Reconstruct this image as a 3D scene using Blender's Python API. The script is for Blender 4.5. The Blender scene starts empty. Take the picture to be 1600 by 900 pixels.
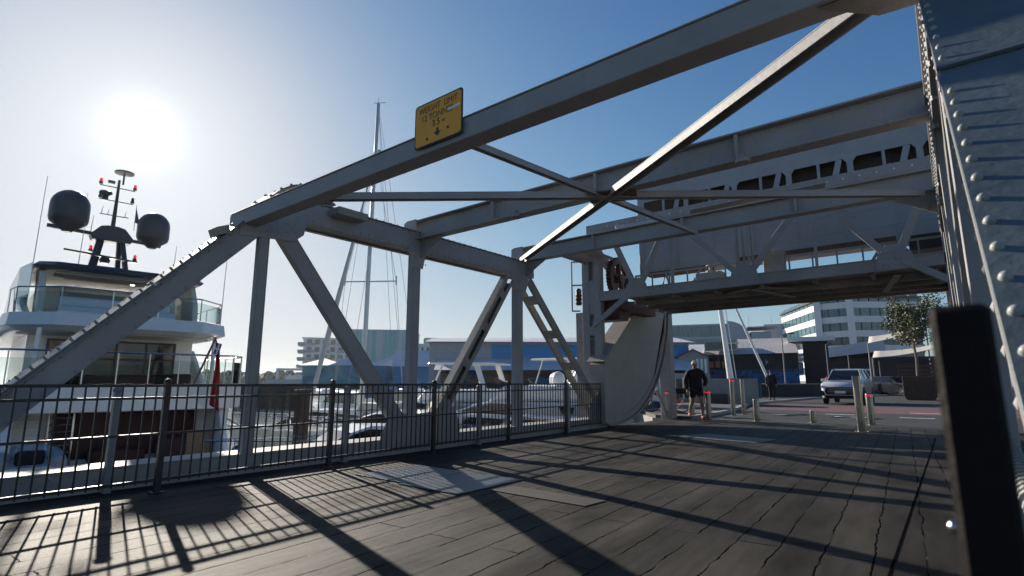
import bpy, bmesh, math, random
from mathutils import Vector, Matrix
random.seed(7)
R = math.radians
scene = bpy.context.scene
col = scene.collection

# ------------------------------------------------------------------ camera
YAW = 38.8
cd = bpy.data.cameras.new('camera')
cam = bpy.data.objects.new('camera', cd); col.objects.link(cam)
cam.location = (0, 0, 1.1)
cam.rotation_euler = (R(90 + 9.93), 0, R(YAW))
cd.sensor_width = 36; cd.lens = 19.0
cd.clip_start = 0.02; cd.clip_end = 4000
cd.dof.use_dof = True; cd.dof.focus_distance = 7.0; cd.dof.aperture_fstop = 5.0
scene.camera = cam

# ------------------------------------------------------------------ light
SUN_AZ, SUN_EL = -75.0, 21.6          # azimuth from +Y, clockwise positive
sdir = Vector((math.sin(R(SUN_AZ))*math.cos(R(SUN_EL)), math.cos(R(SUN_AZ))*math.cos(R(SUN_EL)), math.sin(R(SUN_EL))))
w = bpy.data.worlds.new('World'); scene.world = w; w.use_nodes = True
nt = w.node_tree; nt.nodes.clear()
sky = nt.nodes.new('ShaderNodeTexSky'); sky.sky_type = 'NISHITA'; sky.sun_disc = False
sky.sun_elevation = R(SUN_EL); sky.sun_rotation = R(SUN_AZ)
sky.altitude = 0; sky.air_density = 1.0; sky.dust_density = 0.5; sky.ozone_density = 3.0
# soft shoulder on the sky's brightness, as film or a camera records it (nothing depends on the viewer)
gm = nt.nodes.new('ShaderNodeGamma'); gm.inputs[1].default_value = 1.68
def vm(op, a, b=None):
    n = nt.nodes.new('ShaderNodeVectorMath'); n.operation = op
    for i, x in enumerate((a, b)):
        if x is None: continue
        if isinstance(x, tuple): n.inputs[i].default_value = x
        else: nt.links.new(x, n.inputs[i])
    return n.outputs[0]
nt.links.new(sky.outputs[0], gm.inputs[0])
y_ = vm('MULTIPLY', gm.outputs[0], (.072, .080, .086))
den = vm('ADD', vm('MULTIPLY', y_, (1/.80, 1/.83, 1/.88)), (1, 1, 1))
# circumsolar aureole: the bright haze of the air around the sun's place in the sky
tcw = nt.nodes.new('ShaderNodeTexCoord'); dt = nt.nodes.new('ShaderNodeVectorMath'); dt.operation = 'DOT_PRODUCT'
nt.links.new(tcw.outputs['Generated'], dt.inputs[0]); dt.inputs[1].default_value = tuple(sdir)
def pw(e, k):
    c = nt.nodes.new('ShaderNodeMath'); c.operation = 'MAXIMUM'; c.inputs[1].default_value = 0; nt.links.new(dt.outputs['Value'], c.inputs[0])
    p = nt.nodes.new('ShaderNodeMath'); p.operation = 'POWER'; p.inputs[1].default_value = e; nt.links.new(c.outputs[0], p.inputs[0])
    m_ = nt.nodes.new('ShaderNodeMath'); m_.operation = 'MULTIPLY'; m_.inputs[1].default_value = k; nt.links.new(p.outputs[0], m_.inputs[0]); return m_.outputs[0]
au = nt.nodes.new('ShaderNodeMath'); nt.links.new(pw(70, .16), au.inputs[0]); nt.links.new(pw(900, .34), au.inputs[1])
res = vm('ADD', vm('DIVIDE', y_, den), au.outputs[0])
bg = nt.nodes.new('ShaderNodeBackground'); bg.inputs[1].default_value = 0.063
wo = nt.nodes.new('ShaderNodeOutputWorld')
nt.links.new(vm('MULTIPLY', res, (10, 10, 10)), bg.inputs[0]); nt.links.new(bg.outputs[0], wo.inputs[0])
sl = bpy.data.lights.new('sun', 'SUN'); sl.energy = 5.0; sl.angle = R(0.53); sl.color = (1.0, 0.91, 0.78)
so = bpy.data.objects.new('sun', sl); col.objects.link(so); so.location = (-30, 10, 20)
so.rotation_euler = sdir.to_track_quat('Z', 'Y').to_euler()
scene.view_settings.view_transform = 'Standard'; scene.view_settings.look = 'None'
scene.view_settings.exposure = 0.7; scene.view_settings.gamma = 1
scene.view_settings.use_curve_mapping = False
scene.render.engine = 'CYCLES'
scene.cycles.max_bounces = 6

# ------------------------------------------------------------------ materials
MATS = {}
def mat(name, c, rough=0.6, metal=0.0, var=0.12, scale=3.0, bump=0.0, bscale=40.0, rust=0.0, emit=None, alpha=None, spec=0.5, coat=0.0, rcol=(0.16, 0.07, 0.03)):
    if name in MATS: return MATS[name]
    m = bpy.data.materials.new(name); m.use_nodes = True; MATS[name] = m
    t = m.node_tree; b = t.nodes['Principled BSDF']; L = t.links
    b.inputs['Roughness'].default_value = rough; b.inputs['Metallic'].default_value = metal
    b.inputs['Specular IOR Level'].default_value = spec; b.inputs['Coat Weight'].default_value = coat
    tc = t.nodes.new('ShaderNodeTexCoord')
    n = t.nodes.new('ShaderNodeTexNoise'); n.inputs['Scale'].default_value = scale; n.inputs['Detail'].default_value = 6; n.inputs['Roughness'].default_value = .65
    L.new(tc.outputs['Object'], n.inputs['Vector'])
    cr = t.nodes.new('ShaderNodeValToRGB')
    cr.color_ramp.elements[0].position = .3; cr.color_ramp.elements[1].position = .7
    cr.color_ramp.elements[0].color = tuple(max(0, x*(1-var)) for x in c) + (1,)
    cr.color_ramp.elements[1].color = tuple(min(1, x*(1+var)) for x in c) + (1,)
    L.new(n.outputs[0], cr.inputs[0]); src = cr.outputs[0]
    if rust > 0:
        n2 = t.nodes.new('ShaderNodeTexNoise'); n2.inputs['Scale'].default_value = 7; n2.inputs['Detail'].default_value = 8; n2.inputs['Roughness'].default_value = .75
        mp = t.nodes.new('ShaderNodeMapping'); mp.inputs['Scale'].default_value = (1, 1, .35)
        L.new(tc.outputs['Object'], mp.inputs[0]); L.new(mp.outputs[0], n2.inputs['Vector'])
        r2 = t.nodes.new('ShaderNodeValToRGB'); r2.color_ramp.elements[0].position = .66 - rust*.12; r2.color_ramp.elements[1].position = .78 - rust*.06
        L.new(n2.outputs[0], r2.inputs[0])
        mx = t.nodes.new('ShaderNodeMixRGB'); mx.inputs[2].default_value = rcol + (1,)
        mm = t.nodes.new('ShaderNodeMath'); mm.operation = 'MULTIPLY'; mm.inputs[1].default_value = min(1, .35 + rust)
        L.new(r2.outputs[0], mm.inputs[0]); L.new(mm.outputs[0], mx.inputs[0]); L.new(src, mx.inputs[1]); src = mx.outputs[0]
    L.new(src, b.inputs['Base Color'])
    rr = t.nodes.new('ShaderNodeMapRange'); rr.inputs['To Min'].default_value = max(.03, rough*.8); rr.inputs['To Max'].default_value = min(1, rough*1.2)
    L.new(n.outputs[0], rr.inputs[0]); L.new(rr.outputs[0], b.inputs['Roughness'])
    if bump > 0:
        n3 = t.nodes.new('ShaderNodeTexNoise'); n3.inputs['Scale'].default_value = bscale; n3.inputs['Detail'].default_value = 5
        L.new(tc.outputs['Object'], n3.inputs['Vector'])
        bp = t.nodes.new('ShaderNodeBump'); bp.inputs['Strength'].default_value = bump; bp.inputs['Distance'].default_value = .01
        L.new(n3.outputs[0], bp.inputs['Height']); L.new(bp.outputs[0], b.inputs['Normal'])
    if emit:
        b.inputs['Emission Color'].default_value = tuple(emit[:3]) + (1,); b.inputs['Emission Strength'].default_value = emit[3]
    if alpha is not None: b.inputs['Alpha'].default_value = alpha
    return m

STEEL = mat('painted steel', (.295, .287, .288), .6, var=.14, scale=1.3, bump=.3, bscale=26, rust=.35, spec=.4, rcol=(.15, .10, .07))
STEELW = mat('painted steel weathered', (.26, .24, .22), .6, var=.25, scale=3, bump=.5, bscale=24, rust=.7)
RIV = mat('sunlit rivet tone', (.27, .29, .28), .5, var=.2, scale=40, rust=.3)  # paler than the plate; sunlight on the heads is put into the colour
PLATE = mat('painted steel plate', (.10, .125, .135), .5, var=.2, scale=3.5, bump=.22, bscale=26, rust=.3, rcol=(.20, .15, .07))
CWM = mat('counterweight paint', (.30, .315, .34), .5, var=.12, scale=.9, bump=.25, bscale=12, rust=.35, rcol=(.14, .11, .085))
RUSTY = mat('rusty brown steel', (.12, .07, .04), .8, var=.5, scale=4, bump=.4)
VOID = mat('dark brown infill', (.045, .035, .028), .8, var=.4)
SEG = mat('segment plate', (.31, .28, .25), .55, var=.12, scale=1.6, bump=.3, bscale=14, rust=.2)
GEAR = mat('gear red oxide', (.07, .025, .02), .5, var=.4)
IRON = mat('black painted iron', (.014, .013, .014), .45, var=.3, bump=.2)
GPOST = mat('grey galvanised post', (.22, .23, .24), .5, var=.15)
CHROME = mat('stainless steel', (.55, .55, .55), .25, metal=1.0, var=.05)
WHITE = mat('white gelcoat', (.78, .78, .76), .22, var=.03, coat=.3)
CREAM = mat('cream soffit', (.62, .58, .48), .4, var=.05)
DGLASS = mat('dark glass', (.012, .014, .018), .06, var=.1, spec=.8)
DBLUE = mat('dark blue hull', (.02, .035, .08), .2, var=.1)
DGREY = mat('dark grey paint', (.035, .04, .05), .35, var=.15)
DOME = mat('grey radome', (.05, .055, .065), .4, var=.06)
TEAK = mat('teak', (.25, .15, .08), .6, var=.2, scale=8)
MAROON = mat('maroon upholstery', (.05, .012, .012), .7, var=.2)
REDL = mat('red lamp glass', (.45, .01, .015), .3, emit=(1, .01, .02, .55))
REDP = mat('red paint', (.45, .02, .02), .4)
WOOD = mat('dark timber pile', (.06, .04, .028), .85, var=.4, bump=.5)
CONC = mat('concrete', (.30, .29, .27), .85, var=.15, bump=.4, bscale=20)
SAILC = mat('sail cloth', (.60, .56, .48), .8, var=.08)
ALU = mat('mast aluminium', (.5, .5, .5), .35, metal=.6, var=.05)

def glass_mat():
    m = bpy.data.materials.new('clear glass'); m.use_nodes = True; t = m.node_tree; t.nodes.clear()
    o = t.nodes.new('ShaderNodeOutputMaterial'); a = t.nodes.new('ShaderNodeBsdfTransparent'); g = t.nodes.new('ShaderNodeBsdfGlossy'); mx = t.nodes.new('ShaderNodeMixShader')
    a.inputs[0].default_value = (.84, .89, .88, 1); g.inputs[1].default_value = .03; g.inputs[0].default_value = (.9, .95, .95, 1)
    f = t.nodes.new('ShaderNodeFresnel'); f.inputs[0].default_value = 1.12
    t.links.new(f.outputs[0], mx.inputs[0]); t.links.new(a.outputs[0], mx.inputs[1]); t.links.new(g.outputs[0], mx.inputs[2]); t.links.new(mx.outputs[0], o.inputs[0])
    return m
GLASS = glass_mat()

# ------------------------------------------------------------------ mesh builder
class MB:
    def __init__(s): s.v = []; s.f = []
    def add(s, vs, fs):
        n = len(s.v); s.v += [tuple(v) for v in vs]; s.f += [tuple(i+n for i in f) for f in fs]; return s
    def box(s, c, d, rz=0, rx=0, ry=0):
        M = Matrix.Rotation(rz, 3, 'Z') @ Matrix.Rotation(ry, 3, 'Y') @ Matrix.Rotation(rx, 3, 'X'); c = Vector(c)
        vs = [c + M @ Vector((x*d[0]/2, y*d[1]/2, z*d[2]/2)) for z in (-1, 1) for x, y in ((-1, -1), (1, -1), (1, 1), (-1, 1))]
        return s.add(vs, [(3, 2, 1, 0), (4, 5, 6, 7), (0, 1, 5, 4), (1, 2, 6, 5), (2, 3, 7, 6), (3, 0, 4, 7)])
    def bx(s, x0, x1, y0, y1, z0, z1): return s.box(((x0+x1)/2, (y0+y1)/2, (z0+z1)/2), (abs(x1-x0), abs(y1-y0), abs(z1-z0)))
    def beam(s, p, q, wd, ht, up=(0, 0, 1), w2=None, h2=None):
        p = Vector(p); q = Vector(q); a = (q-p).normalized(); u = Vector(up)
        sd = a.cross(u)
        if sd.length < 1e-4: sd = a.cross(Vector((1, 0, 0)))
        sd.normalize(); u = sd.cross(a).normalized()
        vs = []
        for o, ww, hh in ((p, wd, ht), (q, w2 or wd, h2 or ht)):
            for x, y in ((-1, -1), (1, -1), (1, 1), (-1, 1)): vs.append(o + sd*x*ww/2 + u*y*hh/2)
        return s.add(vs, [(3, 2, 1, 0), (4, 5, 6, 7), (0, 1, 5, 4), (1, 2, 6, 5), (2, 3, 7, 6), (3, 0, 4, 7)])
    def ibeam(s, p, q, wd, ht, t=.02, up=(0, 0, 1)):
        p = Vector(p); q = Vector(q); a = (q-p).normalized(); sd = a.cross(Vector(up)).normalized(); u = sd.cross(a).normalized()
        s.beam(p, q, t, ht-2*t-.002, up); 
        for k in (-1, 1): s.beam(p+u*k*(ht/2-t/2), q+u*k*(ht/2-t/2), wd, t, up)
        return s
    def tube(s, pts, r, seg=8, r2=None, caps=True):
        pts = [Vector(p) for p in pts]; n = len(pts); rings = []
        for i, p in enumerate(pts):
            a = (pts[min(i+1, n-1)] - pts[max(i-1, 0)]).normalized()
            u = Vector((0, 0, 1)) if abs(a.z) < .9 else Vector((1, 0, 0))
            sd = a.cross(u).normalized(); u = sd.cross(a)
            rr = r if r2 is None else r + (r2-r)*i/(n-1)
            rings.append([p + (sd*math.cos(2*math.pi*k/seg) + u*math.sin(2*math.pi*k/seg))*rr for k in range(seg)])
        vs = [v for rg in rings for v in rg]; fs = []
        for i in range(n-1):
            for k in range(seg): fs.append((i*seg+k, i*seg+(k+1) % seg, (i+1)*seg+(k+1) % seg, (i+1)*seg+k))
        if caps: fs += [tuple(range(seg))[::-1], tuple((n-1)*seg+k for k in range(seg))]
        return s.add(vs, fs)
    def lathe(s, c, prof, seg=16, axis=(0, 0, 1)):
        c = Vector(c); q = Vector((0, 0, 1)).rotation_difference(Vector(axis)); vs = []; fs = []
        for r, z in prof:
            for k in range(seg): vs.append(c + q @ Vector((r*math.cos(2*math.pi*k/seg), r*math.sin(2*math.pi*k/seg), z)))
        for i in range(len(prof)-1):
            for k in range(seg): fs.append((i*seg+k, i*seg+(k+1) % seg, (i+1)*seg+(k+1) % seg, (i+1)*seg+k))
        fs += [tuple(range(seg))[::-1], tuple((len(prof)-1)*seg+k for k in range(seg))]
        return s.add(vs, fs)
    def prism(s, poly, ax, lo, hi):
        # poly in the two other axes (x: (y,z); y: (x,z); z: (x,y)), extruded from lo to hi on ax
        def P(a, b, t): return {'x': (t, a, b), 'y': (a, t, b), 'z': (a, b, t)}[ax]
        n = len(poly); vs = [P(a, b, lo) for a, b in poly] + [P(a, b, hi) for a, b in poly]
        fs = [tuple(range(n)), tuple(range(2*n-1, n-1, -1))] + [(i, i+n, (i+1) % n+n, (i+1) % n) for i in range(n)]
        return s.add(vs, fs)
    def dome(s, c, nrm, r, h, seg=10, rings=3):
        prof = [(r*math.cos(math.pi/2*i/rings) if i < rings else r*.05, h*math.sin(math.pi/2*i/rings)) for i in range(rings+1)]
        return s.lathe(c, prof, seg, nrm)
    def build(s, name, m, parent=None, smooth=False, bevel=0, loc=None):
        me = bpy.data.meshes.new(name)
        off = Vector(loc) if loc else Vector((0, 0, 0))
        me.from_pydata([tuple(Vector(v)-off) for v in s.v], [], s.f); me.update()
        bm = bmesh.new(); bm.from_mesh(me); bmesh.ops.recalc_face_normals(bm, faces=bm.faces)
        big = [f for f in bm.faces if len(f.verts) > 5]
        if big: bmesh.ops.triangulate(bm, faces=big)
        bm.to_mesh(me); bm.free()
        o = bpy.data.objects.new(name, me); col.objects.link(o); o.location = off
        ms = m if isinstance(m, (list, tuple)) else [m]
        for x in ms: me.materials.append(x)
        if smooth:
            for p in me.polygons: p.use_smooth = True
            me.set_sharp_from_angle(angle=R(38))
        if bevel:
            b = o.modifiers.new('bevel', 'BEVEL'); b.width = bevel; b.segments = 1; b.limit_method = 'ANGLE'
        if parent is not None:
            o.parent = parent
        return o

def tag(o, label=None, cat=None, group=None, kind=None):
    if label: o['label'] = label
    if cat: o['category'] = cat
    if group: o['group'] = group
    if kind: o['kind'] = kind
    return o
def thing(name, label, cat, loc=(0, 0, 0), rz=0, group=None):
    o = bpy.data.objects.new(name, None); col.objects.link(o); o.location = loc; o.rotation_euler = (0, 0, rz)
    return tag(o, label, cat, group)
def children(o): return [c for c in col.objects if c.parent == o]
def copy_tree(o, parent=None):
    c = o.copy(); col.objects.link(c); c.parent = parent
    for ch in children(o): copy_tree(ch, c)
    return c
def pol(az, d, z=None):
    p = (d*math.sin(R(az)), d*math.cos(R(az)))
    return p if z is None else p + (z,)
WATER_Z = -2.0
# ================================================================== SETTING
def deck_mat():
    m = bpy.data.materials.new('asphalt planks'); m.use_nodes = True; t = m.node_tree; L = t.links; b = t.nodes['Principled BSDF']
    N = t.nodes.new
    tc = N('ShaderNodeTexCoord'); mp = N('ShaderNodeMapping'); mp.inputs['Rotation'].default_value = (0, 0, R(90-3.2))
    L.new(tc.outputs['Object'], mp.inputs[0])
    dn = N('ShaderNodeTexNoise'); dn.inputs['Scale'].default_value = 3.5; dn.inputs['Detail'].default_value = 5; dn.inputs['Roughness'].default_value = .7
    L.new(mp.outputs[0], dn.inputs['Vector'])
    sub = N('ShaderNodeVectorMath'); sub.operation = 'SUBTRACT'; sub.inputs[1].default_value = (.5, .5, .5); L.new(dn.outputs['Color'], sub.inputs[0])
    sc = N('ShaderNodeVectorMath'); sc.operation = 'SCALE'; sc.inputs['Scale'].default_value = .075; L.new(sub.outputs[0], sc.inputs[0])
    ad = N('ShaderNodeVectorMath'); L.new(mp.outputs[0], ad.inputs[0]); L.new(sc.outputs[0], ad.inputs[1])
    br = N('ShaderNodeTexBrick'); br.inputs['Scale'].default_value = 1; br.inputs['Brick Width'].default_value = 3.1; br.inputs['Row Height'].default_value = .27
    br.inputs['Mortar Size'].default_value = .0085; br.inputs['Mortar Smooth'].default_value = .6; br.offset = .37
    br.inputs['Color1'].default_value = (.015, .0135, .012, 1); br.inputs['Color2'].default_value = (.030, .027, .023, 1); br.inputs['Mortar'].default_value = (.008, .008, .008, 1)
    L.new(ad.outputs[0], br.inputs['Vector'])
    # crack breaks
    n1 = N('ShaderNodeTexNoise'); n1.inputs['Scale'].default_value = 2.3; n1.inputs['Detail'].default_value = 6; L.new(tc.outputs['Object'], n1.inputs['Vector'])
    r1 = N('ShaderNodeValToRGB'); r1.color_ramp.elements[0].position = .34; r1.color_ramp.elements[1].position = .50; L.new(n1.outputs[0], r1.inputs[0])
    cm = N('ShaderNodeMath'); cm.operation = 'MULTIPLY'; L.new(br.outputs['Fac'], cm.inputs[0]); L.new(r1.outputs[0], cm.inputs[1])
    # worn patches
    n2 = N('ShaderNodeTexNoise'); n2.inputs['Scale'].default_value = .9; n2.inputs['Detail'].default_value = 8; n2.inputs['Roughness'].default_value = .62
    ms = N('ShaderNodeMapping'); ms.inputs['Scale'].default_value = (2.2, .6, 1); L.new(tc.outputs['Object'], ms.inputs[0]); L.new(ms.outputs[0], n2.inputs['Vector'])
    r2 = N('ShaderNodeValToRGB'); r2.color_ramp.elements[0].position = .32; r2.color_ramp.elements[1].position = .72
    r2.color_ramp.elements[0].color = (.40, .38, .36, 1); r2.color_ramp.elements[1].color = (1.6, 1.55, 1.46, 1); L.new(n2.outputs[0], r2.inputs[0])
    n3 = N('ShaderNodeTexNoise'); n3.inputs['Scale'].default_value = 160; n3.inputs['Detail'].default_value = 3; L.new(tc.outputs['Object'], n3.inputs['Vector'])
    r3 = N('ShaderNodeValToRGB'); r3.color_ramp.elements[0].color = (.7, .7, .7, 1); r3.color_ramp.elements[1].color = (1.3, 1.3, 1.3, 1)
    r3.color_ramp.elements[0].position = .35; r3.color_ramp.elements[1].position = .65; L.new(n3.outputs[0], r3.inputs[0])
    base = N('ShaderNodeMixRGB'); base.blend_type = 'MULTIPLY'; base.inputs[0].default_value = 1
    dk = N('ShaderNodeMixRGB'); dk.inputs[1].default_value = (.024, .021, .018, 1); dk.inputs[0].default_value = .75
    L.new(br.outputs['Color'], dk.inputs[2]); L.new(dk.outputs[0], base.inputs[1]); L.new(r2.outputs[0], base.inputs[2])
    b2 = N('ShaderNodeMixRGB'); b2.blend_type = 'MULTIPLY'; b2.inputs[0].default_value = 1; L.new(base.outputs[0], b2.inputs[1]); L.new(r3.outputs[0], b2.inputs[2])
    # pale grit specks lying in some cracks
    n4 = N('ShaderNodeTexNoise'); n4.inputs['Scale'].default_value = 26; n4.inputs['Detail'].default_value = 2; L.new(tc.outputs['Object'], n4.inputs['Vector'])
    r4 = N('ShaderNodeValToRGB'); r4.color_ramp.elements[0].position = .64; r4.color_ramp.elements[1].position = .69; L.new(n4.outputs[0], r4.inputs[0])
    gm = N('ShaderNodeMath'); gm.operation = 'MULTIPLY'; L.new(br.outputs['Fac'], gm.inputs[0]); L.new(r4.outputs[0], gm.inputs[1])
    b3 = N('ShaderNodeMixRGB'); b3.inputs[2].default_value = (.08, .076, .068, 1); L.new(gm.outputs[0], b3.inputs[0])
    ck = N('ShaderNodeMixRGB'); ck.inputs[2].default_value = (.004, .004, .004, 1); L.new(cm.outputs[0], ck.inputs[0]); L.new(b2.outputs[0], ck.inputs[1]); L.new(ck.outputs[0], b3.inputs[1])
    L.new(b3.outputs[0], b.inputs['Base Color'])
    rr = N('ShaderNodeMapRange'); rr.inputs['To Min'].default_value = .56; rr.inputs['To Max'].default_value = .80; L.new(n2.outputs[0], rr.inputs[0]); L.new(rr.outputs[0], b.inputs['Roughness'])
    sn = N('ShaderNodeMapRange'); sn.inputs['From Min'].default_value = .3; sn.inputs['From Max'].default_value = .7; sn.inputs['To Min'].default_value = .07; sn.inputs['To Max'].default_value = .36; L.new(n2.outputs[0], sn.inputs[0])
    iv = N('ShaderNodeMath'); iv.operation = 'SUBTRACT'; iv.inputs[0].default_value = 1.0; L.new(cm.outputs[0], iv.inputs[1])
    sm = N('ShaderNodeMath'); sm.operation = 'MULTIPLY'; L.new(sn.outputs[0], sm.inputs[0]); L.new(iv.outputs[0], sm.inputs[1]); L.new(sm.outputs[0], b.inputs['Specular IOR Level'])
    wv = N('ShaderNodeTexWave'); wv.bands_direction = 'Y'; wv.inputs['Scale'].default_value = 3.4; wv.inputs['Distortion'].default_value = 2.2; wv.inputs['Detail'].default_value = 3; wv.inputs['Detail Scale'].default_value = .6; L.new(ad.outputs[0], wv.inputs['Vector'])
    h = N('ShaderNodeMath'); h.operation = 'MULTIPLY_ADD'; h.inputs[1].default_value = -.24; L.new(cm.outputs[0], h.inputs[0]); 
    hn = N('ShaderNodeMath'); hn.operation = 'MULTIPLY'; hn.inputs[1].default_value = .45; L.new(n3.outputs[0], hn.inputs[0]); hw = N('ShaderNodeMath'); hw.operation = 'MULTIPLY_ADD'; hw.inputs[1].default_value = .07; L.new(wv.outputs[0], hw.inputs[0]); L.new(hn.outputs[0], hw.inputs[2]); hn = hw; L.new(hn.outputs[0], h.inputs[2])
    bp = N('ShaderNodeBump'); bp.inputs['Strength'].default_value = .8; bp.inputs['Distance'].default_value = .012; L.new(h.outputs[0], bp.inputs['Height'])
    lw = N('ShaderNodeTexNoise'); lw.inputs['Scale'].default_value = 2.2; lw.inputs['Detail'].default_value = 3; L.new(ms.outputs[0], lw.inputs['Vector'])
    b0 = N('ShaderNodeBump'); b0.inputs['Strength'].default_value = .18; b0.inputs['Distance'].default_value = .03; L.new(lw.outputs[0], b0.inputs['Height']); L.new(b0.outputs[0], bp.inputs['Normal'])
    L.new(bp.outputs[0], b.inputs['Normal'])
    return m
DECK_END = 16.6
MB().bx(-7.0, 6.5, -6, DECK_END, -.35, 0).build('bridge_deck', deck_mat())['kind'] = 'structure'
# asphalt for land
ASPH = mat('road asphalt', (.024, .023, .022), .8, var=.25, scale=1.5, bump=.4, bscale=90)
FOOT = mat('pavement slabs', (.075, .072, .068), .8, var=.15, scale=1.2, bump=.3, bscale=60)
land = [(-7.6, DECK_END), (-10.0, 20), (-13.5, 34), (-17, 50), (-48, 62), (-75, 66), (-190, 122), (-420, 205), (-900, 330), (-2600, 1400), (0, 3800), (2600, 1500), (2600, -2500), (6.5, -2500), (6.5, DECK_END)]
o = MB().prism(land, 'z', -6, -.004).build('ground', CONC); o['kind'] = 'structure'
# carriageway beyond the deck with kerb and pavement
road = [(-6.3, DECK_END+.02), (6.5, DECK_END+.02), (7.5, 60), (10, 150), (2, 150), (-3.5, 60), (-7.6, 42), (-8.2, 30), (-6.6, 21)]
MB().prism(road, 'z', -.003, .002).build('road', ASPH)['kind'] = 'structure'
pink = mat('red road surfacing', (.115, .05, .056), .8, var=.15, bump=.3)
MB().prism([(-7.4, 24.5), (6, 22.5), (6.2, 29.5), (-7.6, 31.0)], 'z', .002, .006).build('red_crossing', pink)['kind'] = 'structure'
kerb = [(-6.3, DECK_END+.1), (-6.6, 21), (-8.2, 30), (-7.6, 42), (-3.6, 60)]
mb = MB()
for a, b in zip(kerb[:-1], kerb[1:]): mb.beam(a+(.05,), b+(.05,), .18, .12)
mb.build('kerb', CONC)['kind'] = 'structure'
MB().prism([(-7.5, DECK_END+.02), (-6.4, DECK_END+.02), (-6.7, 21), (-8.3, 30), (-7.7, 42), (-3.8, 60), (-17, 50), (-13.4, 34), (-9.9, 20)], 'z', -.002, .09).build('pavement', FOOT)['kind'] = 'structure'
mb = MB()
WP = mat('road paint', (.7, .7, .68), .7, var=.15, scale=6)
for x, y in ((-4.6, 20.8), (-2.7, 20.8), (-.9, 24.8), (-3.9, 34), (-3.2, 22.2), (-1.0, 21.4), (.6, 21.4)):
    mb.bx(x-.45, x+.45, y-.08, y+.08, .0065, .0085)
for y in (34, 38, 42, 46, 50): mb.bx(-.06, .06, y, y+2, .0065, .0085)
mb.build('road_markings', WP)['kind'] = 'structure'

def water_mat():
    m = bpy.data.materials.new('harbour water'); m.use_nodes = True; t = m.node_tree; L = t.links; b = t.nodes['Principled BSDF']
    b.inputs['Base Color'].default_value = (.02, .045, .05, 1); b.inputs['Roughness'].default_value = .08; b.inputs['IOR'].default_value = 1.33
    tc = t.nodes.new('ShaderNodeTexCoord'); n = t.nodes.new('ShaderNodeTexNoise'); n.inputs['Scale'].default_value = 1.6; n.inputs['Detail'].default_value = 6
    L.new(tc.outputs['Object'], n.inputs['Vector'])
    bp = t.nodes.new('ShaderNodeBump'); bp.inputs['Strength'].default_value = .6; bp.inputs['Distance'].default_value = .12
    L.new(n.outputs[0], bp.inputs['Height']); L.new(bp.outputs[0], b.inputs['Normal'])
    return m
MB().add([(-3500, -3500, WATER_Z), (3500, -3500, WATER_Z), (3500, 3500, WATER_Z), (-3500, 3500, WATER_Z)], [(0, 1, 2, 3)]).build('water', water_mat())['kind'] = 'structure'

# steel plates lying in the deck
CHK = mat('checker plate', (.10, .13, .17), .42, metal=.5, var=.3, scale=30, bump=1, bscale=55)
CHK2 = mat('smooth cover plate', (.08, .095, .12), .45, metal=.4, var=.2, scale=4, bump=.3, bscale=10)
mb = MB()
mb.bx(-5.72, -4.86, 4.12, 5.1, .004, .012)
perf = MB()
for i in range(24):
    for j in range(26):
        perf.box((-5.67+i*.034, 4.16+j*.036, .0135), (.013, .013, .003))
root = thing('deck_plate', 'studded steel cover plate flush in the deck near the railing, dotted half', 'cover plate')
mb.build('plate', CHK, root); perf.build('studs', mat('worn stud steel', (.4, .4, .4), .4, metal=.6), root)
tag(MB().bx(-4.85, -3.95, 4.05, 5.1, .004, .012).build('deck_plate', CHK2), 'smooth blue-grey steel cover plate beside the studded one on the deck', 'cover plate')
tag(MB().prism([(-3.85, 4.42), (-2.7, 4.4), (-2.66, 4.72), (-3.78, 4.74)], 'z', .003, .009).build('deck_patch', mat('worn patch', (.05, .047, .043), .8, var=.3, bump=.4, spec=.25)), 'narrow lighter patch strip on the deck right of the steel plates', 'patch')
tag(MB().prism([(-4.7, 11.1), (-2.95, 10.8), (-2.8, 11.7), (-4.3, 12.1)], 'z', .003, .009).build('deck_plate', mat('worn pale plate', (.085, .09, .10), .6, var=.3)), 'far pale grey steel plate in the deck before the bollards', 'cover plate')
tag(MB().prism([(-.425, -2), (-.412, -2), (-.385, 14), (-.40, 14)], 'z', .001, .004).build('deck_joint', mat('joint gap', (.005, .005, .005), .98, spec=.0)), 'long dark joint running along the right side of the deck', 'joint')

WH = thing('wharf', 'low dark timber wharf across the water left of the apartments', 'wharf')
mb = MB(); mb.prism([(-72, 33), (-64, 47), (-66, 49), (-75, 35)], 'z', .1, .75); mb.build('wharf_deck', mat('dark wharf timber', (.03, .028, .03), .85), WH)
mb = MB()
for i in range(9):
    x = -72+i*1.0; y = 33+i*1.75; mb.bx(x-.2, x+.2, y-.2, y+.2, -4, .1)
mb.build('wharf_piles', WOOD, WH)
MB().prism([(-72.6, 33.6), (-64.6, 47.6), (-65.4, 48.2), (-73.4, 34.2)], 'z', WATER_Z-.5, .1).build('wharf_face', mat('dark wharf face', (.02, .02, .024), .85), WH)
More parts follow.
